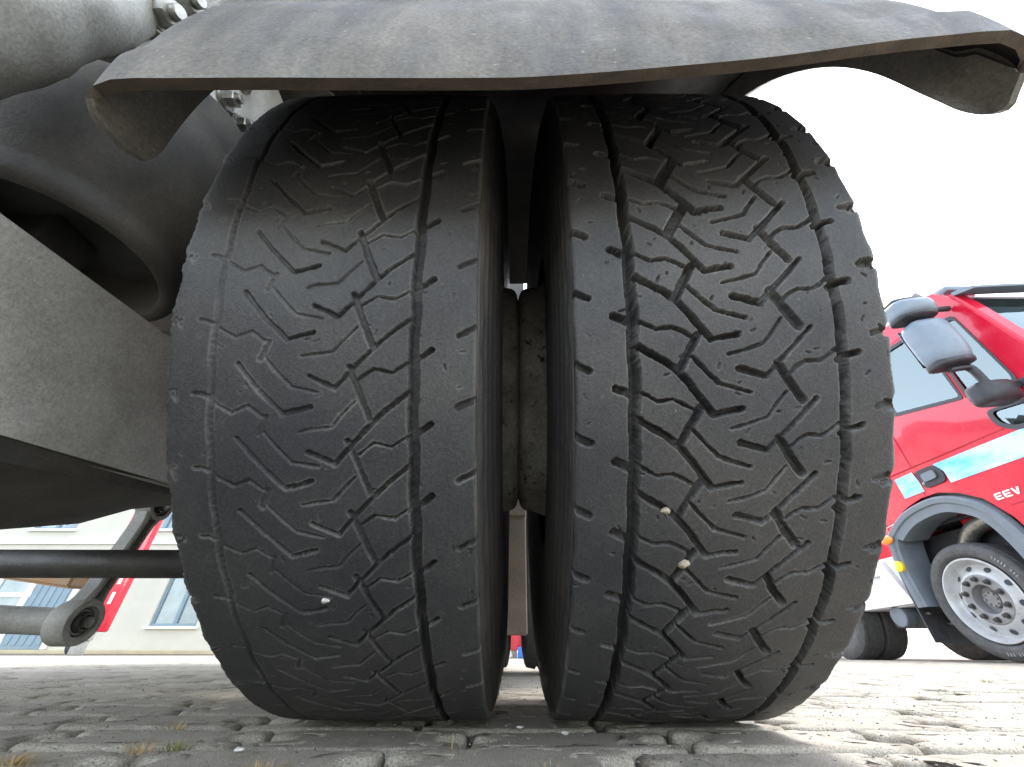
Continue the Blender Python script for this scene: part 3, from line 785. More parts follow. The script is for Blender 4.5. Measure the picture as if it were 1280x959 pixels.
# gravel in the drainage holes and along joints
holes = [(x+PX/2, y) for (x, y) in rows if .3 < y < 3.2 and abs(x) < 1.15*y+.2]
ico = nb(); bmesh.ops.create_icosphere(ico, subdivisions=1, radius=1); iv = np.array([v.co[:] for v in ico.verts]); ico.verts.index_update(); ifc = np.array([[v.index for v in f.verts] for f in ico.faces]); ico.free()
gv, gf = [], []; off = 0
def grain(x, y, z, r):
    global off
    s = 1+nr.uniform(-.35, .35, (len(iv), 1)); q = iv*s*r*np.array([nr.uniform(.7, 1.4), nr.uniform(.7, 1.4), nr.uniform(.5, .9)])
    gv.append(q+np.array((x, y, z))); gf.append(ifc+off); off += len(iv)
for hx, hy in holes:
    nn = int(60 if hy < .9 else 12)
    for _ in range(nn):
        a = nr.uniform(0, 2*PI); rr_ = math.sqrt(nr.uniform(0, 1)); s = nr.uniform(.0015, .0052)
        grain(hx+math.cos(a)*rr_*.030, hy+math.sin(a)*rr_*.022, -.0165+nr.uniform(-.001, .0045)*(1.2-rr_), s)
for _ in range(5200):                                        # loose grit on the stones and in the joints
    y = nr.uniform(.40, 1.6); x = nr.uniform(-1.05, 1.05)*y
    if nr.rand() < .6: j = round((y-.44-PY/2)/PY); y = .44+PY/2+j*PY+nr.uniform(-.004, .004); z = -.0075
    else: z = .0002
    grain(x, y, z, nr.uniform(.0005, .0014) if z > 0 else nr.uniform(.001, .0024))
me = D.meshes.new('gravel'); V = np.concatenate(gv); F = np.concatenate(gf); me.from_pydata(V.tolist(), [], F.tolist()); me.materials.append(M['gravel'])
o = D.objects.new('gravel', me); C.objects.link(o); tag(o, 'small grey gravel filling the joints and holes of the paving', 'gravel', kind='stuff')
def chip(c, r, label, seed, m=None, flat=.5):
    o = pebble('stone_chip', Vector(c), r, m or M['white_stone'], label, seed, 'stone chip'); o.scale.z = flat; return o
chip((-.246, .472, .0025), .0042, 'flat white stone chip lying on the paving left of the tyres', 9)
chip((.0070, .600, .003), .0038, 'grey white stone chip in the shade between the two tyres', 10)
chip((.055, .560, .003), .0042, 'white stone chip right in front of the right tyre', 12)
def tuft(x, y, n, h, m, label, spread=.02, lean=.6, seed=0, z=-.003, name='grass_tuft'):
    rr = random.Random(seed); bm = nb()
    for _ in range(n):
        a = rr.uniform(0, 2*PI); r0 = rr.uniform(0, spread*.5); bx, by = x+math.cos(a)*r0, y+math.sin(a)*r0*.7
        H = h*rr.uniform(.4, 1.1); ln = rr.uniform(.1, 1)*lean; w_ = rr.uniform(.0004, .0009)
        px, py = -math.sin(a)*w_, math.cos(a)*w_; prev = None
        for s in range(5):
            t = s/4; q = Vector((bx+math.cos(a)*ln*H*t**1.5*1.6, by+math.sin(a)*ln*H*t**1.5*1.6, z+H*t*(1-.35*ln*t)))
            ww = (1-t*.9)
            A = bm.verts.new(q+Vector((px, py, 0))*ww); B = bm.verts.new(q-Vector((px, py, 0))*ww)
            if prev: bm.faces.new((prev[0], prev[1], B, A))
            prev = (A, B)
    o = obj(name, bm, m, None, origin=(x, y, 0)); tag(o, label, 'grass'); return o
tuft(-0.319, 0.497, 46, .011, M['green'], 'green and yellow grass tuft between paving stones, left foreground', .030, 1.0, 1)
tuft(-0.039, 0.486, 26, .008, M['green'], 'small green tuft right in front of the left tyre', .022, 1.0, 2)
tuft(-0.060, 0.503, 3, .020, M['dry'], 'single dry stalk standing beside the small green tuft', .012, .35, 3)
tuft(-0.412, 0.438, 110, .010, M['dry'], 'flattened dry orange grass at the left edge of the picture', .050, 1.7, 4)
tuft(-0.196, 0.416, 90, .008, M['dry'], 'dry orange grass clump at the bottom edge below the left tyre', .045, 1.6, 5)
tuft(-0.342, 0.486, 60, .011, M['dry'], 'brown dry grass filling a hole in the shaded paving', .035, 1.5, 6)
tuft(-0.395, 0.604, 24, .013, M['dry'], 'short dry stalks in a far hole left of the left tyre', .025, .8, 7)
tuft(1.507, 1.571, 60, .018, M['green'], 'yellow green grass tuft on the sunny paving right of the tyres', .07, 1.2, 8)
tuft(0.026, 0.425, 50, .007, M['dry'], 'low dry grass at the bottom edge under the gap between the tyres', .04, 1.5, 9)

# ============================================================ CREAM BUILDING ON THE LEFT
bld = empty('building', (-14, 13, 0), 'cream rendered building with blue window frames beyond the left side of the yard', 'building')
XY = lambda y0: (lambda u, v, d: (u, y0+d, v))
W1 = [(-10.42, .66), (-9.06, .66), (-9.06, 2.05), (-10.42, 2.05)]
W0 = [(-17.2, .02), (-12.95, .02), (-12.95, 2.35), (-17.2, 2.35)]
W2 = [(-12.1, 3.32), (-10.7, 3.32), (-10.7, 4.9), (-12.1, 4.9)]
W3 = [(-15.6, 3.32), (-14.2, 3.32), (-14.2, 4.9), (-15.6, 4.9)]
bm = nb(); panel(bm, [(-30, 0), (-5.5, 0), (-5.5, 7.2), (-30, 7.2)], [W1, W0, W2, W3], XY(13), .3); obj('wall', bm, M['cream'], bld)
bm = nb(); box(bm, (-30, 13.301, 0), (-5.5, 22, 7.2)); obj('rear_block', bm, M['cream'], bld)
bm = nb(); box(bm, (-30.4, 12.6, 7.201), (-5.1, 22.4, 7.45)); obj('roof', bm, M['dark_steel'], bld)
bm = nb(); box(bm, (-30, 12.93, 2.86), (-5.5, 12.999, 3.02)); obj('ledge', bm, M['white'], bld)
bm = nb(); box(bm, (-30, 12.2, .0), (-5.5, 12.998, .10), .02); obj('plinth', bm, M['yellow_kerb'], bld)
def window(x0, x1, z0, z1, parts, sill=True):
    bm = nb(); t = .07; y0, y1 = 13.06, 13.14
    box(bm, (x0+.002, y0, z0+.002), (x0+t, y1, z1-.002)); box(bm, (x1-t, y0, z0+.002), (x1-.002, y1, z1-.002))
    box(bm, (x0+t, y0, z0+.002), (x1-t, y1, z0+t)); box(bm, (x0+t, y0, z1-t), (x1-t, y1, z1-.002))
    for xm in parts: box(bm, (xm-.05, y0-.008, z0+t), (xm+.05, y1+.008, z1-t))
    wf = obj('window', bm, M['blue_frame'], bld)
    cuts = [x0+t]+list(parts)+[x1-t]
    for a, c in zip(cuts, cuts[1:]):
        bm = nb(); box(bm, (a, 13.10, z0+t), (c, 13.115, z1-t)); obj('pane', bm, M['far_glass'], wf)
    if sill:
        bm = nb(); box(bm, (x0-.08, 12.90, z0-.07), (x1+.08, 13.05, z0+.001), .008); obj('sill', bm, M['white'], wf)
window(-10.42, -9.06, .66, 2.05, [-9.74])
window(-12.1, -10.7, 3.32, 4.9, [-11.4]); window(-15.6, -14.2, 3.32, 4.9, [-14.9])
bm = nb(); y0 = 12.96
for x in (-17.2, -15.6, -14.52): box(bm, (x, y0, .11), (x+.20, 13.12, 2.33))
box(bm, (-17.0, y0+.01, 1.38), (-14.3, 13.1, 1.50)); box(bm, (-17.0, y0+.01, 2.15), (-14.3, 13.1, 2.33)); box(bm, (-17.0, y0+.01, .11), (-14.3, 13.1, .32))
dr = obj('door', bm, M['white'], bld)
for a, c in ((-17.0, -15.6), (-15.4, -14.52)):
    bm = nb(); box(bm, (a, 13.0, .32), (c, 13.02, 2.15)); obj('pane', bm, M['far_glass'], dr)
bm = nb(); box(bm, (-14.30, 12.98, .11), (-13.12, 13.12, 2.33)); 
for k in range(5): box(bm, (-14.24+k*.225, 12.965, .2), (-14.10+k*.225, 12.979, 2.25))
obj('side_panel', bm, M['blue_frame'], dr)
bm = nb(); box(bm, (-13.11, 12.95, .11), (-12.96, 13.13, 2.34)); obj('jamb', bm, M['white'], dr)

# ============================================================ RED VEHICLE BY THE WALL (seen past the link)
rv = empty('red_van', (-9.3, 10.4, 0), 'narrow red vehicle with white marks and orange tail light, half hidden behind the link arm', 'vehicle')
bm = nb(); box(bm, (-9.75, 10.05, .42), (-9.10, 10.32, 3.05), .04); obj('body', bm, M['red'], rv, True, 30)
for z in (.95, 1.35, 1.75, 2.15):
    bm = nb(); box(bm, (-9.20, 10.02, z), (-9.14, 10.049, z+.24), .004); obj('reflective_mark', bm, M['white'], rv)
bm = nb(); box(bm, (-9.45, 9.99, .50), (-9.15, 10.049, .80), .02); obj('tail_light', bm, M['amber'], rv, True)
bm = nb(); box(bm, (-9.70, 9.90, .26), (-9.10, 10.04, .44), .02); box(bm, (-9.42, 9.93, .0), (-9.14, 10.03, .258), .02); obj('bumper', bm, M['beam'], rv, True)
for xw in (-9.62,):
    bm = nb(); lathe(bm, (xw-.02, 10.2, .17), (1, 0, 0), [(0, .09), (0, .15), (.02, .17), (.12, .17), (.14, .15), (.14, .09)], 28)
    wl = obj('wheel', bm, M['far_rubber'], rv, True)
    bm = nb(); lathe(bm, (xw-.004-.02, 10.2, .17), (1, 0, 0), [(0, .0), (0, .085), (.15, .085), (.15, 0)], 20, close=False); obj('rim', bm, M['hubgrey'], wl, True, 30)

# ============================================================ RED BIN SEEN THROUGH THE GAP
rb = empty('steel_skip', (.05, 7.6, 0), 'red steel skip with a white diagonal stripe, seen low between the two tyres', 'skip')
bm = nb()
for s in (1,):
    vs = [(-.62, 7.3, .10), (.72, 7.3, .10), (.80, 7.25, .75), (-.70, 7.25, .75), (-.62, 8.2, .10), (.72, 8.2, .10), (.80, 8.25, .75), (-.70, 8.25, .75)]
    v = [bm.verts.new(p) for p in vs]
    for f in ((0, 1, 2, 3), (4, 5, 6, 7), (0, 1, 5, 4), (1, 2, 6, 5), (0, 3, 7, 4)): bm.faces.new([v[i] for i in f])
obj('bin_body', bm, M['red'], rb)
for x in (-.5, -.2, .10, .40, .62):
    bm = nb(); box(bm, (x, 7.20, .12), (x+.05, 7.249, .72), .005); obj('rib', bm, M['red_trim'], rb)
bm = nb(); v = [bm.verts.new(p) for p in ((-.06, 7.24, .02), (-.02, 7.24, .02), (-.13, 7.19, .33), (-.19, 7.19, .33))]; f = bm.faces.new(v)
e = bmesh.ops.extrude_face_region(bm, geom=[f]); [setattr(q, 'co', q.co+Vector((0, -.012, 0))) for q in e['geom'] if isinstance(q, bmesh.types.BMVert)]
obj('white_stripe', bm, M['white'], rb)
for x in (-.55, -.05, .60):
    bm = nb(); box(bm, (x, 7.32, 0), (x+.10, 8.15, .099)); obj('skid', bm, M['beam'], rb)
bc = nb(); box(bc, (.055, 6.95, .0), (.50, 7.12, .14), .012)
for k in range(5): box(bc, (.07+k*.085, 6.938, .02), (.12+k*.085, 6.949, .12))
o = obj('crate', bc, M['blue'], None, origin=(.28, 7.0, 0)); tag(o, 'blue plastic crate on the ground in front of the red skip', 'crate')

# ============================================================ RED TRUCK ON THE RIGHT
rt = empty('red_truck', (5.8, 5.5, 0), 'red truck cab with blue reflective band parked to the right of the tyres', 'truck')
XS = 4.65
def side_map(x0, bend=True):
    def f(u, v, d):
        # u = y, v = z ; cab side leans in slightly above the waist
        lean = max(0, v-1.95)*.035 + max(0, 2.95-u)**2*.9
        return (x0+lean+d, u, v)
    return f
body_o = [(5.02, 1.22), (4.72, 1.47), (4.62, 1.50), (4.42, 1.535), (4.22, 1.53), (4.02, 1.46), (3.84, 1.34), (3.70, 1.12), (3.62, .85), (3.60, .62), (3.45, .48), (2.75, .48), (2.66, .9), (2.65, 1.85),
          (2.72, 2.2), (2.80, 2.6), (2.885, 3.0), (2.95, 3.25), (3.05, 3.40), (3.25, 3.47), (5.0, 3.47), (5.05, 3.2)]
Wm = rounded([(4.17, 2.49), (3.44, 2.275), (3.44, 3.12), (3.60, 3.17), (4.12, 3.22)], .04)
Wq = rounded([(3.37, 2.17), (3.05, 2.07), (2.97, 2.2), (3.04, 3.02), (3.37, 3.11)], .05)
Wl = rounded([(3.31, 2.02), (2.98, 1.96), (2.90, 1.78), (3.20, 1.80), (3.30, 1.88)], .05)
bm = nb(); panel(bm, body_o, [Wm, Wq, Wl], side_map(XS), .05)
# second side, roof, rear, front as one shell
panel(bm, body_o, [Wm, Wq], lambda u, v, d: (9.30+2.45-4.65-side_map(0)(u, v, 0)[0]-.0-(-0.0)-0.0-d, u, v) if False else (7.15-(side_map(0)(u, v, 0)[0])-d, u, v), .05)
def roof_pts(u): return u
ro = [(2.95, 3.25), (3.05, 3.40), (3.25, 3.475), (5.0, 3.475), (5.05, 3.2), (5.04, 1.22)]
def xl_(u, v): return side_map(XS)(u, v, 0)[0]
for (a, b_) in zip(ro, ro[1:]):
    pts_ = [(xl_(*a)+.004, *a), (7.15-(xl_(*a)-XS)-.004, *a), (7.15-(xl_(*b_)-XS)-.004, *b_), (xl_(*b_)+.004, *b_)]
    ins = Vector((0, 0, -.03)) if a[0] < 5 else Vector((0, -.03, 0))
    v = [bm.verts.new(p) for p in pts_]+[bm.verts.new(Vector(p)+ins) for p in pts_]
    for f in ((0, 1, 2, 3), (7, 6, 5, 4), (0, 4, 5, 1), (3, 2, 6, 7)): bm.faces.new([v[i] for i in f])
# front below the windscreen
fr = [(2.75, .48), (2.66, .9), (2.65, 1.85)]
for (a, b_) in zip(fr, fr[1:]):
    v = [bm.verts.new(p) for p in ((xl_(*a)+.004, *a), (7.15-(xl_(*a)-XS)-.004, *a), (7.15-(xl_(*b_)-XS)-.004, *b_), (xl_(*b_)+.004, *b_))]
    bm.faces.new(v)
cab = obj('cab_body', bm, M['red'], rt, True, 30)
def proud(name, loop, m, d0, d1, par, holes=[], smooth=False):
    bm = nb(); panel(bm, loop, holes, (lambda u, v, d: side_map(XS-d0)(u, v, -d)), d1); return obj(name, bm, m, par, smooth, 30)
def grow(loop, g):
    c = np.mean(np.array(loop), 0); return [tuple(np.array(p)+(np.array(p)-c)/np.linalg.norm(np.array(p)-c)*g) for p in loop]
for lp in (Wm, Wq, Wl):
    s = proud('window', grow(lp, .035), M['seal'], .001, .006, cab, [grow(lp, -.012)], True)
    bm = nb(); panel(bm, grow(lp, -.001), [], lambda u, v, d: side_map(XS+.012)(u, v, d), .004); obj('pane', bm, M['glass'], s)
for lp in (Wm, Wq):
    bm = nb(); panel(bm, grow(lp, .02), [], lambda u, v, d: (7.15-side_map(0)(u, v, 0)[0]-.055-d, u, v), .004); obj('window', bm, M['glass'], cab)
# windscreen
bm = nb(); rowsW = []
for t in np.linspace(0, 1, 8):
    zc_ = 1.87+t*(3.22-1.87); yb = np.interp(zc_, [1.85, 2.2, 2.6, 3.0, 3.25], [2.65, 2.72, 2.80, 2.885, 2.95])
    rowsW.append([bm.verts.new((x, yb-.06*(1-((x-5.9)/1.2)**2)+.0, zc_)) for x in np.linspace(4.80, 7.0, 13)])
for a, b_ in zip(rowsW, rowsW[1:]):
    for k in range(12): bm.faces.new((a[k], a[k+1], b_[k+1], b_[k]))
obj('windscreen', bm, M['glass'], cab, True)
# A pillars and header round the windscreen
for xa, xb in ((4.672, 4.80), (7.0, 7.128)):
    bm = nb()
    pr_ = None
    for zc_ in np.linspace(1.85, 3.28, 8):
        yb = np.interp(zc_, [1.85, 2.2, 2.6, 3.0, 3.25, 3.3], [2.65, 2.72, 2.80, 2.885, 2.95, 2.97])-.012
        ln_ = max(0, zc_-1.95)*.035+max(0, 2.95-yb)**2*.9
        a_ = xa+(ln_ if xa < 5 else 0); b2 = xb-(ln_ if xa > 5 else 0)+(.0 if xa > 5 else .02)
        cur = [bm.verts.new(p) for p in ((a_, yb+.035, zc_), (a_+.02, yb-.01, zc_), (b2, yb-.03, zc_), (b2, yb+.035, zc_))]
        if pr_: [bm.faces.new((pr_[k], pr_[(k+1) % 4], cur[(k+1) % 4], cur[k])) for k in range(4)]
        else: bm.faces.new(cur)
        pr_ = cur
    bm.faces.new(pr_)
    obj('pillar', bm, M['red'], cab, True, 50)
# wind deflector at the corner, door seams
bm = nb()
for y0_, z0_, z1_ in ((3.405, 2.2, 3.18),): box(bm, (XS-.004, y0_-.012, z0_), (XS+.02, y0_+.012, z1_))
bm.free()
def seam(p, q, w_=.008, m=None, name='door_seam'):
    p = np.array(p, float); q = np.array(q, float); d_ = (q-p)/np.linalg.norm(q-p); nn = np.array((-d_[1], d_[0]))*w_/2
    proud(name, [tuple(p+nn), tuple(q+nn), tuple(q-nn), tuple(p-nn)], m or M['red_trim'], .0005, .003, cab)
seam((4.34, 2.45), (4.335, 1.86)); seam((4.345, 1.80), (4.36, 1.545)); seam((4.34, 2.45), (4.23, 3.27)); seam((4.23, 3.27), (3.05, 3.20)); seam((2.80, 2.02), (2.80, 1.25)); seam((2.80, 1.25), (3.66, 1.22))
seam((5.0, 1.885), (3.30, 1.835), .010); seam((3.405, 2.25), (3.405, 3.12), .012)
seam((4.72, 1.40), (5.04, 1.36), .007, M['white'])
band1 = proud('reflective_band', [(4.60, 1.815), (4.60, 1.585), (4.335, 1.585), (4.335, 1.70), (4.355, 1.815)], M['band'], .002, .004, cab)
proud('reflective_band', [(4.085, 1.80), (4.02, 1.70), (4.02, 1.57), (3.3, 1.55), (2.70, 1.54), (2.70, 1.765), (3.16, 1.77), (3.6, 1.785)], M['band'], .002, .004, cab)
# door handle: grey recess plate, bar, lock
hp = proud('door_handle', rounded([(4.325, 1.80), (4.09, 1.80), (4.02, 1.71), (4.045, 1.60), (4.30, 1.60)], .05, 5), M['black'], .003, .012, cab)
proud('grip', rounded([(4.26, 1.75), (4.10, 1.75), (4.10, 1.66), (4.26, 1.66)], .03), M['fender'], .018, .014, hp)
bm = nb(); lathe(bm, (XS-.012, 4.285, 1.655), (-1, 0, 0), [(0, .016), (.006, .016), (.008, .012)], 16); obj('lock', bm, M['bolt'], hp, True)
# EEV letters
def letters(s, m, par, y0, z0, hgt, x):
    G = {'E': [[(1, 1), (0.15, 1), (0, .85), (0, .15), (.15, 0), (1, 0), (1, .22), (.25, .22), (.25, .40), (.9, .40), (.9, .60), (.25, .60), (.25, .78), (1, .78)]],
         'V': [[(0, 1), (.28, 1), (.52, .32), (.76, 1), (1.04, 1), (.66, 0), (.38, 0)]]}
    u = y0
    for ch in s:
        bm = nb()
        for lp in G[ch]:
            panel(bm, [(p*hgt*1.05, q*hgt) for p, q in lp], [], lambda a, b_, d: (side_map(x)(u-a, z0+b_, -d)), .006)
        obj('letter', bm, m, par); u -= hgt*1.28
letters('EEV', M['lettering'], cab, 3.735, 1.285, .062, XS-.002)
# wheel arch trim
def arch_trim():
    bm = nb(); path = [(5.14, .50), (5.15, .90), (5.08, 1.22), (4.95, 1.34), (4.70, 1.455), (4.42, 1.50), (4.20, 1.49), (4.00, 1.41), (3.83, 1.28), (3.72, 1.06), (3.66, .80), (3.63, .52)]
    P = smooth_pts(path, 6); prev = None; ctr = np.array((4.42, .55))
    for i, p in enumerate(P):
        tt = i/(len(P)-1)
        t = P[min(i+1, len(P)-1)]-P[max(i-1, 0)]; t /= np.linalg.norm(t); nn = np.array((t[1], -t[0]))
        if np.dot(nn, ctr-p) < 0: nn = -nn
        wdt = .17 if tt > .25 else .12
        sec = [(XS+.03, 0), (XS-.035, .008), (XS-.055, .03), (XS-.05, .075), (XS-.03, .085), (XS-.025, wdt), (XS+.04, wdt+.01), (XS+.30, wdt-.02), (XS+.30, wdt-.035)]
        cur = [bm.verts.new((a, *(p+nn*b_))) for a, b_ in sec]
        if prev: [bm.faces.new((prev[k], prev[k+1], cur[k+1], cur[k])) for k in range(len(sec)-1)]
        prev = cur
    return bm
af = obj('wheel_arch', arch_trim(), M['fender'], rt, True, 40)
bm = nb(); bmesh.ops.create_uvsphere(bm, u_segments=20, v_segments=12, radius=1)
for v in bm.verts: v.co = Vector((v.co.x*.03, v.co.y*.085, v.co.z*.05))+Vector((XS-.06, 5.06, 1.22))
obj('side_marker', bm, M['amber'], af, True)
bm = nb(); lathe(bm, (XS-.03, 5.09, .93), (-1, 0, 0), [(0, .06), (.03, .06), (.036, .05)], 24); obj('reflector', bm, M['yellow'], af, True)
# mudflap liner
bm = nb()
for (x0_, x1_, z0_, z1_) in ((XS+.0, XS+.16, .17, 1.25), (XS+.164, XS+.44, .15, 1.25)):
    v = []
    for z in np.linspace(z0_, z1_, 8):
        y = 4.42+.66+.10*math.cos((z-.6)*1.4)-max(0, z-.95)**2*1.6
        v.append([bm.verts.new((x0_, y, z)), bm.verts.new((x1_, y-.0, z)), bm.verts.new((x1_, y+.02, z)), bm.verts.new((x0_, y+.02, z))])
    for a, b_ in zip(v, v[1:]): [bm.faces.new((a[k], a[(k+1) % 4], b_[(k+1) % 4], b_[k])) for k in range(4)]
    bm.faces.new(v[0]); bm.faces.new(v[-1])
mf = obj('mudflap', bm, M['black'], rt)
for (x, z) in ((XS+.07, .45), (XS+.07, .62), (XS+.25, .35), (XS+.36, .55)):
    bm = nb(); lathe(bm, (x, 5.14, z), (0, -1, 0), [(-.08, .014), (.004, .014), (.008, .01)], 10); obj('bolt', bm, M['bolt'], mf)
# front wheel
def road_wheel(cx, cy, cz, r, par, side=-1, wid=.30, nuts=10):
    s = r/.52; ax = (side, 0, 0)
    bm = nb(); lathe(bm, (cx, cy, cz), ax, [(0, .378*s), (.010, .388*s), (.022, .398*s), (.030, .41*s), (.034, .425*s), (.031, .437*s), (.034, .445*s), (.026, .47*s), (.012, .495*s), (.002, .508*s), (-.02, .515*s), (-.035, .517*s), (-.04, .508*s), (-.048, .508*s), (-.053, .518*s),
                                          (-wid*.5, .52*s), (-wid+.01, .508*s), (-wid-.01, .45*s), (-wid, .3*s)], 96, close=False)
    wh_ = obj('wheel', bm, M['far_rubber'], par, True, 40, origin=(cx, cy, cz)); s *= 1.25; cx += side*.004
    bm = nb(); lathe(bm, (cx, cy, cz), ax, [(.010, .300*s), (.016, .296*s), (.016, .286*s), (.004, .280*s), (-.03, .268*s), (-.06, .262*s), (-.075, .25*s), (-.070, .235*s), (-.045, .205*s), (-.030, .188*s), (-.026, .175*s)], 80, close=False)
    rm = obj('rim', bm, M['rim'], wh_, True, 50)
    for k in range(nuts):
        a = 2*PI*k/nuts+.2; c = Vector((cx-side*.056, cy+math.cos(a)*.222*s, cz+math.sin(a)*.222*s))
        nrm = Vector((side*.75, math.cos(a)*.6, math.sin(a)*.6)).normalized()
        if side < 0 and k % 1 == 0:
            bm = nb(); lathe(bm, c+nrm*.002, nrm, [(0, .022*s), (.004, .021*s), (.0045, 0)], 16, close=False); obj('vent_hole', bm, M['seal'], wh_, True)
    bm = nb(); lathe(bm, (cx, cy, cz), ax, [(-.10, .18*s), (-.028, .178*s), (-.020, .170*s), (-.018, .112*s), (-.022, .104*s), (-.11, .094*s), (-.112, .06*s), (-.075, .055*s), (-.072, .03*s), (-.070, 0)], 64, close=False)
    hb = obj('hub', bm, M['hubgrey'], wh_, True, 30)
    for k in range(nuts):
        a = 2*PI*k/nuts+.35; c = Vector((cx+side*-.018, cy+math.cos(a)*.142*s, cz+math.sin(a)*.142*s))
        bm = nb(); lathe(bm, c, ax, [(0, .028), (.004, .028), (.0045, .0)], 16); lathe(bm, c, ax, [(.004, .021), (.034, .020), (.039, .013)], 6); lathe(bm, c, ax, [(.034, .010), (.05, .009)], 10)
        obj('wheel_nut', bm, M['boltd'], wh_)
    for k in range(8):
        a = 2*PI*k/8; c = Vector((cx+side*-.075, cy+math.cos(a)*.045*s, cz+math.sin(a)*.045*s))
        bm = nb(); lathe(bm, c, ax, [(0, .009), (.018, .008)], 6); obj('hub_bolt', bm, M['bolt'], wh_)
    return wh_
fw = road_wheel(XS+.03, 4.42, .52, .52, rt)
# raised sidewall marks, too worn to read: short blocks round the tyre
for k in range(9):
    for a0_ in (2.35, -1.9):
        a = a0_+k*.058
        if k == 5: continue
        bm = nb(); c = Vector((XS-.0020, 4.42+math.cos(a)*.455, .52+math.sin(a)*.455)); t = nb(); bmesh.ops.create_cube(t, size=1)
        join(bm, t, Matrix.Translation(c)@Matrix.Rotation(a, 4, 'X')@Matrix.Diagonal((.003, .028, .012, 1)))
        obj('moulded_mark', bm, M['hubgrey'], fw)
# exhaust elbow and red part seen in the arch
bm = nb(); tube(bm, smooth_pts([(4.95, 4.55, 1.02), (4.93, 4.35, 1.17), (4.92, 4.10, 1.22), (4.92, 3.95, 1.16)], 6), .075, 20); obj('intake_elbow', bm, M['bolt'], rt, True)
bm = nb(); box(bm, (5.0, 4.15, 1.15), (5.3, 4.5, 1.4), .03); obj('engine_part', bm, M['red_trim'], rt)
bm = nb(); box(bm, (5.05, 3.0, .75), (6.6, 5.2, 1.25), .02); box(bm, (4.96, 3.66, 1.30), (6.9, 5.03, 1.34), .01); obj('engine_block', bm, M['black'], rt)
# mirrors
def shell(bm, x0, x1, y0, y1, z0, z1, bulge=.03, tilt=0., bev=.03):
    t = nb(); bmesh.ops.create_cube(t, size=1); bmesh.ops.subdivide_edges(t, edges=t.edges[:], cuts=6, use_grid_fill=True)
    for v in t.verts:
        c = v.co.copy()*2; s = (abs(c.x)**5+abs(c.y)**5+abs(c.z)**5)**(1/5.)
        c = c/s
        f = 1-.12*c.z*0
        x = (x0+x1)/2+c.x*(x1-x0)/2*f; y = (y0+y1)/2+c.y*(y1-y0)/2-(bulge*(1-c.x*c.x)*(1-c.z*c.z) if c.y < 0 else 0); z = (z0+z1)/2+c.z*(z1-z0)/2
        v.co = Vector((x, y, z+tilt*(x-(x0+x1)/2)))
    join(bm, t)
ma = empty('mirror_mount', (4.3, 3.0, 2.4), parent=None); D.objects.remove(ma)
bm = nb(); shell(bm, 4.02, 4.43, 2.90, 3.10, 2.36, 2.91, .05, .18)
mm = obj('mirror', bm, M['mirror_shell'], rt, True, 50); tag(mm, 'large blue grey main mirror')
bm = nb(); box(bm, (4.05, 3.101, 2.40), (4.40, 3.106, 2.86)); obj('mirror_glass', bm, M['glass'], mm)
bm = nb(); shell(bm, 4.02, 4.43, 2.92, 3.10, 2.335, 2.42, .03, .18); obj('lower_trim', bm, M['black'], mm, True, 50)
bm = nb(); shell(bm, 3.98, 4.43, 2.88, 3.10, 2.96, 3.17, .05, .16)
um = obj('mirror', bm, M['mirror_shell'], rt, True, 50); tag(um, 'smaller wide angle mirror above the main one')
bm = nb(); shell(bm, 3.99, 4.42, 2.90, 3.11, 2.935, 3.01, .03, .16); obj('lower_trim', bm, M['black'], um, True, 50)
bm = nb(); shell(bm, 4.06, 4.46, 2.95, 3.12, 3.12, 3.26, .03, .18); obj('upper_cover', bm, M['black'], um, True, 50)
bm = nb(); tube(bm, smooth_pts([(4.66, 3.0, 3.12), (4.5, 3.0, 3.10), (4.40, 3.0, 3.05)], 4), .03, 12); obj('mirror_arm', bm, M['black'], rt, True)
bm = nb(); tube(bm, smooth_pts([(4.15, 3.0, 2.30), (4.33, 3.0, 2.33), (4.38, 3.0, 2.29), (4.40, 3.0, 2.12)], 5), [.028]*6+[.036]*10, 14)
obj('mirror_arm', bm, M['black'], rt, True)
bm = nb(); shell(bm, 4.22, 4.58, 2.92, 3.10, 1.93, 2.15, .04, .10); lm_ = obj('mirror', bm, M['black'], rt, True, 50); tag(lm_, 'dark rounded mirror base at the door corner')
bm = nb(); box(bm, (4.50, 2.96, 2.08), (4.665, 3.04, 2.15), .01); box(bm, (4.652, 2.70, 2.09), (4.70, 3.06, 2.16), .005); obj('mirror_bracket', bm, M['black'], lm_)
# roof gear: visor, marker lamp, light bar
bm = nb()
pr_ = None
for x in np.linspace(4.72, 7.1, 9):
    b_ = .05*(1-((x-5.9)/1.2)**2)
    cur = [bm.verts.new(p) for p in ((x, 2.93-b_, 3.24), (x, 2.74-b_, 3.16), (x, 2.735-b_, 3.185), (x, 2.82-b_, 3.25), (x, 2.93-b_, 3.28))]
    if pr_: [bm.faces.new((pr_[k], pr_[(k+1) % 5], cur[(k+1) % 5], cur[k])) for k in range(5)]
    else: bm.faces.new(cur)
    pr_ = cur
bm.faces.new(pr_)
obj('sun_visor', bm, M['mirror_shell'], rt, True, 30)
bm = nb(); box(bm, (4.88, 3.02, 3.44), (5.25, 3.35, 3.51), .03); lb = obj('light_bar', bm, M['mirror_shell'], rt, True)
bm = nb(); shell(bm, 4.90, 5.22, 3.05, 3.32, 3.51, 3.60, 0); obj('lens', bm, M['white'], lb, True, 60)
bm = nb(); cyl(bm, (4.84, 3.22, 3.44), (4.80, 3.26, 3.62), .03, 16, .006); obj('horn', bm, M['hubgrey'], rt, True)
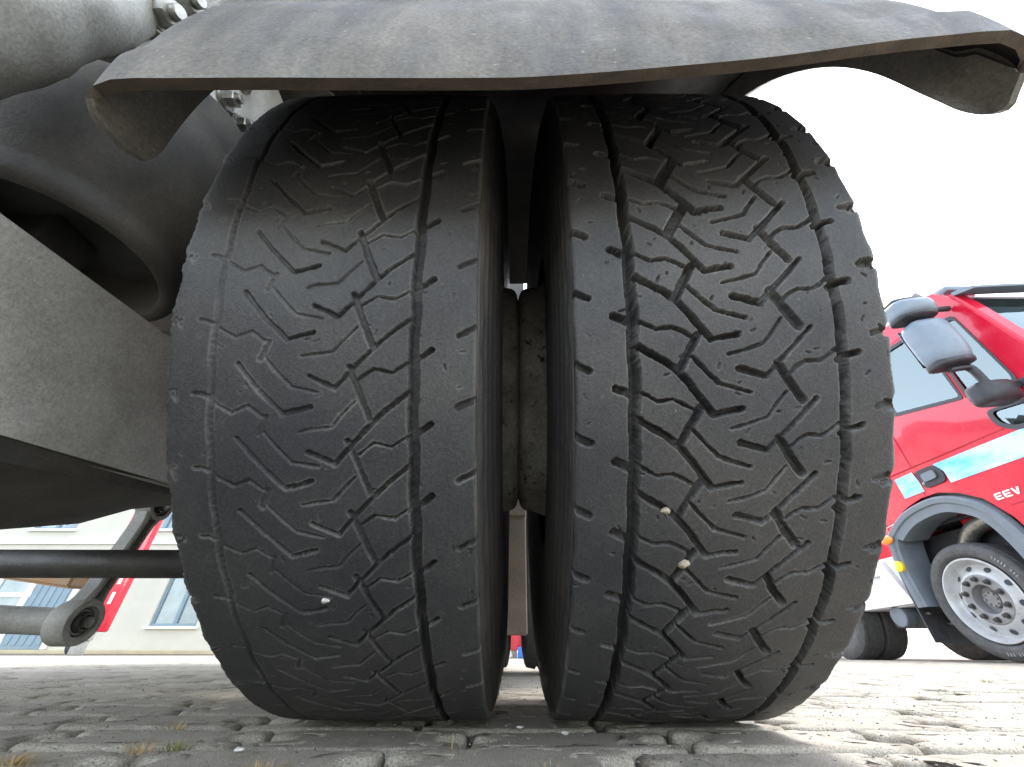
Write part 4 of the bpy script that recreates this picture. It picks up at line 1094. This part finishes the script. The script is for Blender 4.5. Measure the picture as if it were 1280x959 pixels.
# interior: roof lining, rear wall, seats, wheel, sunshade, inner mirror
bm = nb(); box(bm, (4.78, 3.05, 3.36), (7.05, 4.98, 3.40)); box(bm, (4.78, 4.90, 1.3), (7.05, 4.96, 3.35)); obj('cab_lining', bm, M['interior'], rt)
bm = nb(); box(bm, (4.85, 3.86, 1.75), (5.45, 4.35, 1.95), .05); box(bm, (4.90, 4.25, 1.96), (5.40, 4.42, 2.62), .06); box(bm, (5.02, 4.28, 2.63), (5.28, 4.38, 2.85), .04); obj('seat', bm, M['black'], rt, True)
bm = nb(); box(bm, (4.80, 2.76, 1.55), (7.0, 3.15, 1.90), .06); obj('dashboard', bm, M['black'], rt, True)
bm = nb(); box(bm, (5.0, 2.97, 2.86), (5.55, 3.0, 3.12), .01); obj('sunshade', bm, M['fender'], rt)
bm = nb(); shell(bm, 4.93, 5.08, 2.87, 2.93, 2.50, 2.78, 0, 0); obj('inner_mirror', bm, M['black'], rt, True, 50)
bm = nb(); tube(bm, [(4.78, 2.96, 2.95), (5.0, 2.90, 2.76)], .012, 8); obj('inner_mirror_arm', bm, M['black'], rt)
# chassis behind the cab
bm = nb(); panel(bm, [(6.6, .55), (5.35, .57), (5.56, 1.07), (6.6, 1.12)], [[(5.66, .72), (6.05, .75), (6.05, .93), (5.66, .91)]], lambda u, v, d: (4.80+d, u, v), .05); box(bm, (4.86, 5.4, .55), (5.6, 6.3, 1.10), .01)
obj('side_frame', bm, M['white'], rt)
bm = nb(); cyl(bm, (4.86, 5.75, .46), (5.5, 5.75, .46), .12, 28, .01); obj('air_tank', bm, M['fender'], rt, True)
bm = nb(); box(bm, (4.98, 5.05, .34), (6.3, 6.0, .44), .01); box(bm, (5.25, 3.0, .56), (5.40, 12.5, .86)); box(bm, (6.3, 3.0, .56), (6.45, 12.5, .86)); obj('chassis_frame', bm, M['dark_steel'], rt)
bm = nb(); box(bm, (4.80, 6.45, 1.22), (7.1, 13.0, 3.1), .04); obj('box_body', bm, M['red'], rt)
for (xa, xb) in ((4.76, 5.03), (5.08, 5.35), (6.5, 6.77), (6.82, 7.08)):
    bm = nb(); plain_tyre(bm, xa, xb, 6.75, .50, .50, 72)
    for k in range(110):
        a = 2*PI*k/110
        for xo in (xa+.03, xa+.10, xa+.17):
            t = nb(); bmesh.ops.create_cube(t, size=1)
            join(bm, t, Matrix.Translation((xo+.02, 6.75+math.cos(a)*.499, .50+math.sin(a)*.499))@Matrix.Rotation(a, 4, 'X')@Matrix.Diagonal((.05, .012, .016, 1)))
    wr = obj('wheel', bm, M['far_rubber'], rt, True, 30)
    bm = nb(); lathe(bm, ((xa+xb)/2, 6.75, .50), (-1, 0, 0), [(.11, .28), (.11, .265), (.03, .25), (.02, .12), (.06, .10), (.06, 0)], 40, close=False); obj('rim', bm, M['rim'], wr, True, 40)
for (xw, sgn_) in ((7.15, 1),):
    road_wheel(7.18, 4.42, .52, .52, rt, 1, .30, 0)

# everything that stands on the ground goes down to its level
for o in list(C.objects):
    if o.parent is None and o.type in {'MESH', 'EMPTY'} and o is not truck and o.name.split('.')[0] != 'pebble': o.location.z += GZ
